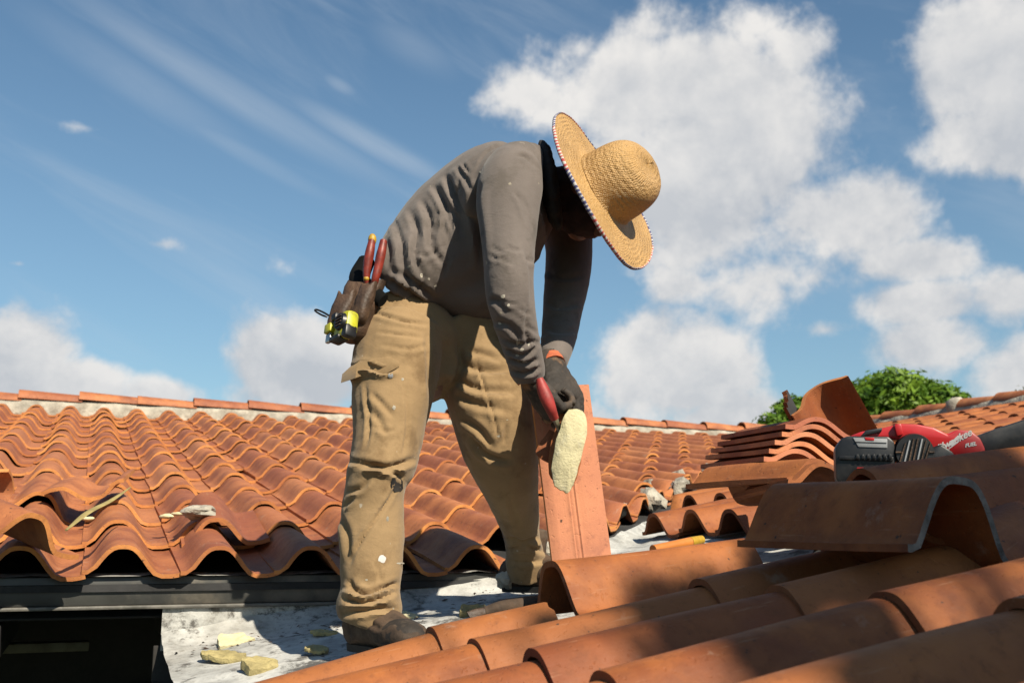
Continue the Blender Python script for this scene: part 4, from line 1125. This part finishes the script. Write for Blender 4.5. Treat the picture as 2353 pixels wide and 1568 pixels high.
# disarray on the back roof
BG = 'shifted and broken tiles on the back roof'
ltile('tile slipped askew beside the dried foam splash on the back roof', PA(uA0+.02+.0, vA0+1.02, H+.02), PA(uA0+.03, vA0+1.52, H+.035), 14, seed=50, mats=('clay', 'clay_edge'), group=BG)
ltile('lifted tile at the far left with its mouth gaping, back roof', PA(uA0-.38, vA0+.62, H+.05), PA(uA0-.55, vA0+1.10, H+.05), 20, seed=51, mats=('clay', 'clay_edge'), group=BG)
ltile('pointed tile fragment sticking up at the far left of the back roof', PA(uA0-.10, vA0+1.25, .11), PA(uA0-.30, vA0+1.30, .10), 60, .05, L=.2, seed=52, mats=('clay', 'clay_edge'), ragged=.04, x0=-.08, x1=.08, group=BG)
ltile('broken tile lying upturned in the second trough from the left, back roof', PA(uA0+.20, vA0+.88, .10), PA(uA0+.26, vA0+1.25, .10), 168, .06, L=.33, seed=53, mats=('clay', 'clay_edge'), ragged=.03, group=BG)
ltile('tile raised over its neighbour with grey mortar on its crown, back roof', PA(uA0+.56+.02, vA0+.36, H+.03), PA(uA0+.56+.04, vA0+.90, H+.045), -6, .092, seed=54, mats=('clay', 'clay_edge'), group=BG)

def blobm(name, c, r, sc, mat, label, cat, group=None, amp=.35, fr=14, seed=0, rot=None):
    V, F = ballpart(c, r, sc, rot, n=9); c = Vector(c)
    V = [Vector(p)+(Vector(p)-c)*amp*fbm(Vector(p)*fr+Vector((seed, 0, 0)), 1, 4) for p in V]
    me = mesh_from(name, V, F); o = link(name, me, None, [mat]); tag(o, label, cat, group); return o
blobm('mortar_splash', PA(uA0+.56-.02, vA0+.47, H+.034), .055, (1, 1.1, .35), M['mortar'], 'grey-white mortar splash on the raised tile of the back roof', 'mortar', fr=26, amp=1.0)
for i, (du, dv, s_) in enumerate(((.44, .60, .016), (.48, .66, .012), (.30, .42, .010), (.30, .36, .010), (-.02+.2, .86, .014))):
    blobm('foam_speck', PA(uA0+du, vA0+dv, .055+(.03 if i < 2 else -.02)), s_, (1.6, 1, .6), M['foam'], ['larger cream foam speck beside the grey mortar splash', 'small foam speck just behind the larger one by the mortar splash', 'tiny foam dot lower in the trough left of the mortar splash', 'lowest tiny foam dot in the trough above the eave', 'foam speck next to the dry leaf strip'][i], 'foam', 'foam specks on the back roof', fr=40, seed=i)
# dry palm strip lying across the tiles
b0, b1 = P(152, 1216, 3.12), P(300, 1118, 3.62)
o = link('dry_leaf', mesh_from('dry_leaf', *tube([(*b0, .004, .003), (*(b0.lerp(b1, .3)+Vector((0, 0, .01))), .012, .003), (*b0.lerp(b1, .65), .010, .003), (*b1, .002, .002)], ref=(0, 0, 1), seg=8)), None, [M['straw_dry']])
tag(o, 'thin dry straw-coloured leaf strip lying across the left tiles', 'leaf')

# foam offcuts on the membrane
def onmem(x, y, h=.0):
    """point of the membrane seen in that direction"""
    lo, hi = 1.5, 4.5
    for _ in range(40):
        m_ = (lo+hi)/2; p = P(x, y, m_); u_, v_ = uv(p)
        if p.z > ymem(u_, v_): lo = m_
        else: hi = m_
    p = P(x, y, lo); p.z += h; return p
def chip(x, y, wx, wy, rz_, label, seed, mat='foam_skin', tz=.018, tilt=12):
    p = onmem(x, y, .012); Z = p.y; sx_ = wx*DISP*Z/2; sy_ = wy/2
    C = []
    r_ = random.Random(seed); n = 11
    for k in range(n):
        a = 2*math.pi*k/n; q_ = 1/max(abs(math.cos(a)), abs(math.sin(a)))**.6; C.append((math.cos(a)*q_*(1+r_.uniform(-.3, .15)), math.sin(a)*q_*(1+r_.uniform(-.3, .15)), 0))
    C = catmull(C+[C[0]], 3)[:-1]; V = []; F = []
    Rm = Matrix.Translation(p) @ Matrix.Rotation(R(rz_), 4, 'Z') @ Matrix.Rotation(R(tilt), 4, 'X') @ Matrix.Rotation(R(r_.uniform(-8, 8)), 4, 'Y')
    rings = [(.97, -tz*.35), (1.0, 0), (.97, tz*.32), (.6, tz*.42), (.25, tz*.3)]
    for q, z in rings:
        for c in C: V.append(Rm @ Vector((c[0]*sx_*q, c[1]*sy_*q, z+.005*fbm((c[0]*3*q, c[1]*3*q, seed), 1))))
    n = len(C)
    for i in range(len(rings)-1):
        for k in range(n): F.append((i*n+k, i*n+(k+1) % n, (i+1)*n+(k+1) % n, (i+1)*n+k))
    F.append(tuple(range((len(rings)-1)*n, len(rings)*n))); F.append(tuple(range(n))[::-1])
    o = link('foam_scrap', mesh_from('foam_scrap', V, F), None, [M[mat]], smooth=35); tag(o, label, 'foam scrap', 'foam scraps on the membrane')
chip(538, 1482, 80, .075, 15, 'pale foam scrap with a straight top edge, rear one of the left three', 2, 'foam', .03, 25)
chip(518, 1516, 105, .06, -8, 'ragged yellow foam scrap, middle one of the left three', 3, 'foam_skin', .02, 14)
chip(598, 1540, 92, .075, 20, 'thick foam scrap nearest to the bottom edge of the photo', 4, 'foam_skin', .035, 18)
chip(745, 1462, 60, .04, 5, 'shaded brownish foam scrap just left of the boot', 5, 'foam_skin', .015, 4)
chip(728, 1500, 55, .05, -20, 'small curled foam scrap in the boot\'s shadow', 6, 'foam_skin', .012, 10)
chip(935, 1420, 46, .09, 35, 'bright foam scrap right behind the boot', 7, 'foam', .012, 8)
chip(950, 1448, 30, .05, 10, 'little foam crumb right of the boot toe', 8, 'foam', .010, 5)
chip(1090, 1412, 75, .06, 18, 'twisted yellow foam strip at the end of the pry bar', 9, 'foam_skin', .03, 20)
# pry bar with mossy dirt, running under the barrel tile
pr = empty('pry_bar', P(1160, 1395, 2.72), 'dark dirty pry bar reaching from under the big barrel tile', 'pry bar')
kid('bar', mesh_from('bar', *tube([(*P(1115, 1405, 2.66), .014, .010), (*P(1160, 1393, 2.67), .017, .014), (*P(1240, 1384, 2.70), .018, .014), (*P(1310, 1370, 2.74), .017, .014)], seg=12)), [M['boot']], pr)
kid('claw', mesh_from('claw', *tube([(*P(1115, 1405, 2.66), .013, .009), (*P(1095, 1412, 2.65), .016, .006), (*P(1080, 1420, 2.64), .018, .003)], seg=12)), [M['leather']], pr)
blobm('mortar_lump', P(1158, 1322, 3.42), .024, (1, 1, 1.2), M['mortar'], 'white mortar lump left of the far boot at the last tile', 'mortar', amp=1.1, fr=22)
# orange tube lying beyond the barrel tile
tb = empty('caulk_tube', P(1560, 1238, 3.0), 'orange caulk tube with yellow cap lying beyond the barrel tile', 'caulk tube')
tb0, tb1, tb2 = P(1500, 1262, 2.95), P(1585, 1244, 3.03), P(1612, 1238, 3.06)
b_ = MB(); b_.cyl(tb0, tb1, .014, .014, 20); kid('tube', b_.mesh(), [M['orange_tube']], tb, 40)
b_ = MB(); b_.cyl(tb1, tb2, .0145, .012, 20); kid('cap', b_.mesh(), [M['yellow_tip']], tb, 40)

# ------------------------------------------------------------------ the cut-off saw
def saw():
    t = empty('cordless_saw', P(2080, 1060, 2.75), 'red and black cordless cut-off saw resting on the loose tiles', 'power saw')
    # frame: x along the tool to the right, z up, y away; pixel-measured side elevation at 2.72 m
    o_ = P(1915, 1100, 2.70); ex = (P(2245, 1060, 2.62)-P(1915, 1083, 2.70)).normalized(); ez = Vector((0, -.05, 1)); ez = (ez-ex*ez.dot(ex)).normalized(); ey_ = ez.cross(ex)
    Mx = Matrix(((ex.x, ey_.x, ez.x, o_.x), (ex.y, ey_.y, ez.y, o_.y), (ex.z, ey_.z, ez.z, o_.z), (0, 0, 0, 1)))
    K = DISP*2.70
    def q(x, y): v_ = Mx.inverted() @ P(x, y, 2.70); return (v_.x, v_.z)
    def solid(name, pts, y0, y1, mat, bev=.004, par=None):
        b_ = MB(); b_.prism([q(*p) for p in pts], y0, y1)
        bmesh.ops.recalc_face_normals(b_.bm, faces=b_.bm.faces)
        if bev: bmesh.ops.bevel(b_.bm, geom=b_.bm.edges[:], offset=bev, segments=2, affect='EDGES', profile=.5, clamp_overlap=True)
        return kid(name, b_.mesh(), [M[mat]], par or t, 40, mw=Mx)
    bat = solid('battery', [(1916, 1030), (1930, 1008), (1945, 1002), (2035, 1004), (2048, 1016), (2052, 1052), (2046, 1100), (2030, 1125), (1935, 1125), (1918, 1100)], -.035, .06, 'black_plastic', .006)
    solid('battery_foot', [(1925, 1046), (2046, 1050), (2044, 1060), (1925, 1056)], -.042, .05, 'black_plastic', .002, bat)
    for i in range(7): solid('rib', [(1962+i*12, 1044), (1968+i*12, 1044), (1970+i*12, 1054), (1963+i*12, 1054)], -.046, -.03, 'black_plastic', .001, bat)
    solid('label_plate', [(1956, 1006), (2032, 1010), (2032, 1030), (1968, 1027)], -.0375, -.03, 'grey_label', .001, bat)
    solid('label_stripe', [(1982, 1005.5), (2003, 1006.5), (2003, 1013), (1984, 1012)], -.0390, -.03, 'red_plastic', .0006, bat)
    solid('label_line', [(1960, 1015), (2030, 1018), (2030, 1019.5), (1961, 1016.5)], -.0388, -.03, 'black_plastic', 0, bat)
    solid('release_button', [(1965, 1073), (2004, 1073), (2000, 1085), (1962, 1085)], -.040, -.02, 'red_plastic', .002, bat)
    body = solid('body', [(1945, 1004), (1975, 992), (2020, 985), (2050, 978), (2060, 975), (2100, 977), (2135, 985), (2165, 1000), (2185, 990), (2215, 993), (2235, 1010), (2246, 1035), (2240, 1060), (2150, 1062), (2125, 1030), (2090, 1010), (2060, 1012), (2030, 1008)], -.02, .07, 'red_plastic', .006)
    solid('handle_ridge', [(2047, 977), (2062, 976), (2068, 1000), (2053, 1004)], -.034, .06, 'red_plastic', .003, body)
    solid('grip', [(1985, 990), (2022, 984), (2020, 994), (1972, 1004)], -.028, .02, 'black_plastic', .003, body)
    c = q(2092, 1040); b_ = MB(); b_.cyl((c[0], -.012, c[1]), (c[0], -.040, c[1]), 44*K, 40*K, 40); kid('motor_housing', b_.mesh(), [M['black_plastic']], t, 40, mw=Mx)
    for i in range(9):
        dx = (i-4)*9; h_ = math.sqrt(max(0, 36**2-dx*dx)); c0 = q(2092+dx-6, 1040+h_*.85); c1 = q(2092+dx+6, 1040-h_*.85)
        b_ = MB(); b_.cyl((c0[0], -.0425, c0[1]), (c1[0], -.0425, c1[1]), .0022, n=6); kid('vent_slat', b_.mesh(), [M['grey_label'] if i in (2, 5) else M['leather']], t, 40, mw=Mx)
    solid('lower_housing', [(2128, 1030), (2150, 1022), (2175, 1040), (2190, 1068), (2150, 1090), (2110, 1085)], -.03, .05, 'black_plastic', .005)
    solid('blade_guard', [(2225, 1005), (2280, 985), (2350, 962), (2460, 935), (2560, 960), (2590, 1040), (2500, 1075), (2300, 1070), (2245, 1058)], .0, .035, 'black_plastic', .008)
    c = q(2440, 1030); b_ = MB(); b_.cyl((c[0], .010, c[1]), (c[0], .014, c[1]), .12, n=40); kid('blade', b_.mesh(), [M['steel']], t, 40, mw=Mx)
    c = q(2215, 1047); b_ = MB(); b_.cyl((c[0], -.024, c[1]), (c[0], -.020, c[1]), .003, n=10)
    kid('screw', b_.mesh(), [M['steel']], t, 40, mw=Mx)
    # lettering: maker's slanted script over a bolt, and FUEL
    def text(s_, x, y, size, rz_, shear=.35):
        cu = bpy.data.curves.new('lettering', 'FONT'); cu.body = s_; cu.size = size; cu.shear = shear; cu.extrude = .0006; cu.align_x = 'CENTER'; cu.align_y = 'CENTER'; cu.offset = .0005
        ob = bpy.data.objects.new('lettering', cu); COL.objects.link(ob)
        dg = bpy.context.evaluated_depsgraph_get(); me = bpy.data.meshes.new_from_object(ob.evaluated_get(dg)); bpy.data.objects.remove(ob)
        c = q(x, y); mw = Mx @ Matrix.Translation((c[0], -.0207, c[1])) @ Matrix.Rotation(R(90), 4, 'X') @ Matrix.Rotation(R(rz_), 4, 'Z')
        kid('lettering', me, [M['white_print']], body, 0, mw=mw)
    text('Milwaukee', 2172, 1018, .0235, 24, .5)
    text('FUEL', 2213, 1024, .012, 8, .4)
    b_ = MB(); b_.prism([q(*p) for p in ((2196, 1003), (2186, 1003), (2162, 1027), (2174, 1025), (2156, 1042), (2188, 1018), (2178, 1019))], -.0212, -.0195); kid('bolt_emblem', b_.mesh(), [M['white_print']], body, 0, mw=Mx)
saw()

# ------------------------------------------------------------------ trees
def tree(loc, height, rad, label, seed, leafm='leaf', nclump=60, nleaf=420, lsize=.11, flat=.75, trunk_h=None):
    r_ = np.random.default_rng(seed); loc = Vector(loc)
    t = empty('broadleaf_tree', loc, label, 'tree', 'garden trees round the house')
    tips = []; parts = []
    th = trunk_h or height*.45; top = np.array([loc.x, loc.y, loc.z+th]); rb = .035*height
    parts.append(tube([(loc.x, loc.y, loc.z-.1, rb*1.3, rb*1.3), (loc.x+.1, loc.y, loc.z+th*.5, rb, rb), (*top, rb*.8, rb*.8)], seg=10, sub=4))
    cc = np.array([loc.x, loc.y, loc.z+height-rad*flat])
    cl = []
    for i in range(nclump):
        d = r_.normal(size=3); d /= np.linalg.norm(d); d[2] = abs(d[2])*1.0-.25
        q = r_.uniform(.45, 1)**.5
        c = cc+d*np.array([rad, rad, rad*flat])*q*(.82+.25*mnoise.noise(Vector(d)*2+Vector((seed, 0, 0)))); cl.append((c, rad*r_.uniform(.11, .30)))
    for c, _ in cl[:14]:
        m_ = top*.5+c*.5+np.array([0, 0, -.15*rad]); parts.append(tube([(*top, rb*.5, rb*.5), (*m_, rb*.28, rb*.28), (*c, rb*.08, rb*.08)], seg=6, sub=3))
    V, F = join(parts); me = mesh_from('trunk', V, F); kid('trunk', me, [M['bark']], t)
    V = []; n = 0
    for c, rr in cl:
        d = r_.normal(size=(nleaf, 3)); d /= np.linalg.norm(d, axis=1)[:, None]
        pos = c+d*rr*(r_.uniform(.4, 1.1, (nleaf, 1))+r_.exponential(.08, (nleaf, 1)))*np.array([1, 1, .8])
        nr = d+r_.normal(size=(nleaf, 3))*.55+np.array([0, 0, .35]); nr /= np.linalg.norm(nr, axis=1)[:, None]
        tx = np.cross(nr, r_.normal(size=(nleaf, 3))); tx /= np.linalg.norm(tx, axis=1)[:, None]; ty = np.cross(nr, tx)
        L = lsize*r_.uniform(.35, 1.5, (nleaf, 1)); W = L*.36
        V.append(np.stack([pos-tx*L, pos+ty*W-nr*L*.12, pos+tx*L-nr*L*.25, pos-ty*W-nr*L*.12], 1).reshape(-1, 3)); n += nleaf
    V = np.vstack(V); me = bpy.data.meshes.new('crown'); me.vertices.add(n*4); me.vertices.foreach_set('co', V.ravel())
    me.loops.add(n*4); me.loops.foreach_set('vertex_index', np.arange(n*4)); me.polygons.add(n); me.polygons.foreach_set('loop_start', np.arange(0, n*4, 4)); me.update(calc_edges=True)
    kid('crown', me, [M[leafm]], t, smooth=0)
    return t
def gpos(x, Z): p = P(x, 1000, Z); return (p.x, p.y, 0)
tree(gpos(2052, 26), 7.55, 2.15, 'rounded bright green tree rising behind the propped tile and the stack', 3, nclump=95, nleaf=520, lsize=.10, flat=.8)
tree(gpos(1868, 25), 6.55, 1.45, 'lower green tree at the left foot of the bigger one', 4, nclump=50, nleaf=420, lsize=.10)
tree(gpos(2475, 34), 8.6, 2.3, 'olive green tree just entering at the right edge', 5, 'leaf2', nclump=50, nleaf=360, lsize=.13)
tree(gpos(1015, 40), 7.6, 1.2, 'tiny distant treetop seen between the worker\'s legs', 6, nclump=20, nleaf=300, lsize=.12)

# the tree behind and to the right of the camera whose leaves shade the near tiles
def overhang():
    loc = Vector((5.6, -7.2, 0)); r_ = np.random.default_rng(11)
    t = empty('broadleaf_tree', loc, 'garden tree behind the camera that shades the near tiles', 'tree')
    spots = [(1790, 1200, 2.2, .13), (1900, 1190, 2.2, .15), (2030, 1190, 2.2, .15), (2140, 1170, 2.2, .14), (2060, 1085, 2.45, .11), (2200, 1075, 2.4, .12), (2330, 1050, 2.4, .14), (2260, 1180, 2.1, .13), (1960, 1085, 2.5, .07), (1850, 1150, 2.3, .16), (1980, 1230, 2.15, .14), (2100, 1230, 2.1, .14), (2180, 1130, 2.1, .14), (1760, 1260, 2.3, .10), (2250, 1120, 2.2, .15), (1890, 1500, 1.7, .08), (2040, 1490, 1.5, .09), (1730, 1540, 1.7, .06), (1350, 1430, 2.35, .04),
             (1640, 1420, 2.1, .10), (1750, 1400, 2.1, .10), (1500, 1420, 2.3, .07), (1620, 1500, 1.9, .08), (1820, 1470, 1.75, .10),
             (2230, 1500, 1.4, .09), (2120, 1545, 1.35, .08), (2320, 1440, 1.5, .08), (1420, 1540, 2.1, .06), (790, 1540, 2.7, .055), (845, 1550, 2.6, .05), (2000, 1420, 1.7, .05), (1290, 1470, 2.4, .05)]
    top = np.array([5.4, -6.9, 7.0]); parts = [tube([(loc.x, loc.y, -.1, .22, .22), (loc.x-.1, loc.y+.1, 3.5, .17, .17), (*top, .13, .13)], seg=12)]
    V = []; n = 0
    cl = []
    for (x, y, Z, rr) in spots:
        c = P(x, y, Z)+sd*r_.uniform(7.0, 9.5); cl.append((np.array(c), rr*1.2, 430))
    cen = np.mean([c for c, _, _ in cl], 0)
    for i in range(60):    # the rest of the crown, above and behind the shading branches
        d = r_.normal(size=3); d /= np.linalg.norm(d); c = top+np.array([1.2, -1.2, 1.8])+d*np.array([2.0, 2.0, 1.5])*r_.uniform(.4, 1); cl.append((c, .6, 260))
    for c, rr, _ in cl[:len(spots)]: 
        m_ = top*.4+cen*.4+c*.2+np.array([.2, -.2, .3]); parts.append(tube([(*top, .06, .06), (*m_, .03, .03), (*c, .006, .006)], seg=6, sub=4))
    Vt, F = join(parts); kid('trunk', mesh_from('trunk', Vt, F), [M['bark']], t)
    for c, rr, nl in cl:
        d = r_.normal(size=(nl, 3)); d /= np.linalg.norm(d, axis=1)[:, None]
        pos = c+d*rr*r_.uniform(.05, 1.05, (nl, 1))
        nr = d+r_.normal(size=(nl, 3)); nr /= np.linalg.norm(nr, axis=1)[:, None]
        tx = np.cross(nr, r_.normal(size=(nl, 3))); tx /= np.linalg.norm(tx, axis=1)[:, None]; ty = np.cross(nr, tx)
        L = .055*r_.uniform(.6, 1.3, (nl, 1)); W = L*.45
        V.append(np.stack([pos-tx*L, pos+ty*W, pos+tx*L, pos-ty*W], 1).reshape(-1, 3)); n += nl
    V = np.vstack(V); me = bpy.data.meshes.new('crown'); me.vertices.add(n*4); me.vertices.foreach_set('co', V.ravel())
    me.loops.add(n*4); me.loops.foreach_set('vertex_index', np.arange(n*4)); me.polygons.add(n); me.polygons.foreach_set('loop_start', np.arange(0, n*4, 4)); me.update(calc_edges=True)
    kid('crown', me, [M['leaf']], t, smooth=0)
overhang()
# dirt and leaf litter along the foot of the upstand
r_ = random.Random(3); V = []; F = []
for i in range(230):
    u = r_.uniform(.26, 1.5); v = vf-.015-abs(r_.gauss(0, .05)) if i < 150 else vf-.20-.13*(u-.26)+r_.gauss(0, .03)
    if i > 205: v = r_.uniform(2.5, 3.4)
    z = ymem(u, v)+.004+(.03*(1-(vf-v)/.1)**2 if vf-v < .1 else 0); s_ = r_.uniform(.002, .007); c = v3(u, v, z+.004); a = r_.uniform(0, 6.3); b0 = len(V)
    dx = Vector((math.cos(a)*s_*2, math.sin(a)*s_*2, r_.uniform(-.003, .004))); dy = Vector((-math.sin(a)*s_*.8, math.cos(a)*s_*.8, 0)); up_ = Vector((0, 0, s_*.5))
    V += [c-dx, c-dy, c+dx, c+dy, c+up_]; F += [(b0, b0+1, b0+4), (b0+1, b0+2, b0+4), (b0+2, b0+3, b0+4), (b0+3, b0, b0+4)]
o = link('roof_litter', mesh_from('roof_litter', V, F), None, [M['leather']]); tag(o, 'brown leaf litter and grit along the foot of the flashing', 'litter', kind='stuff')
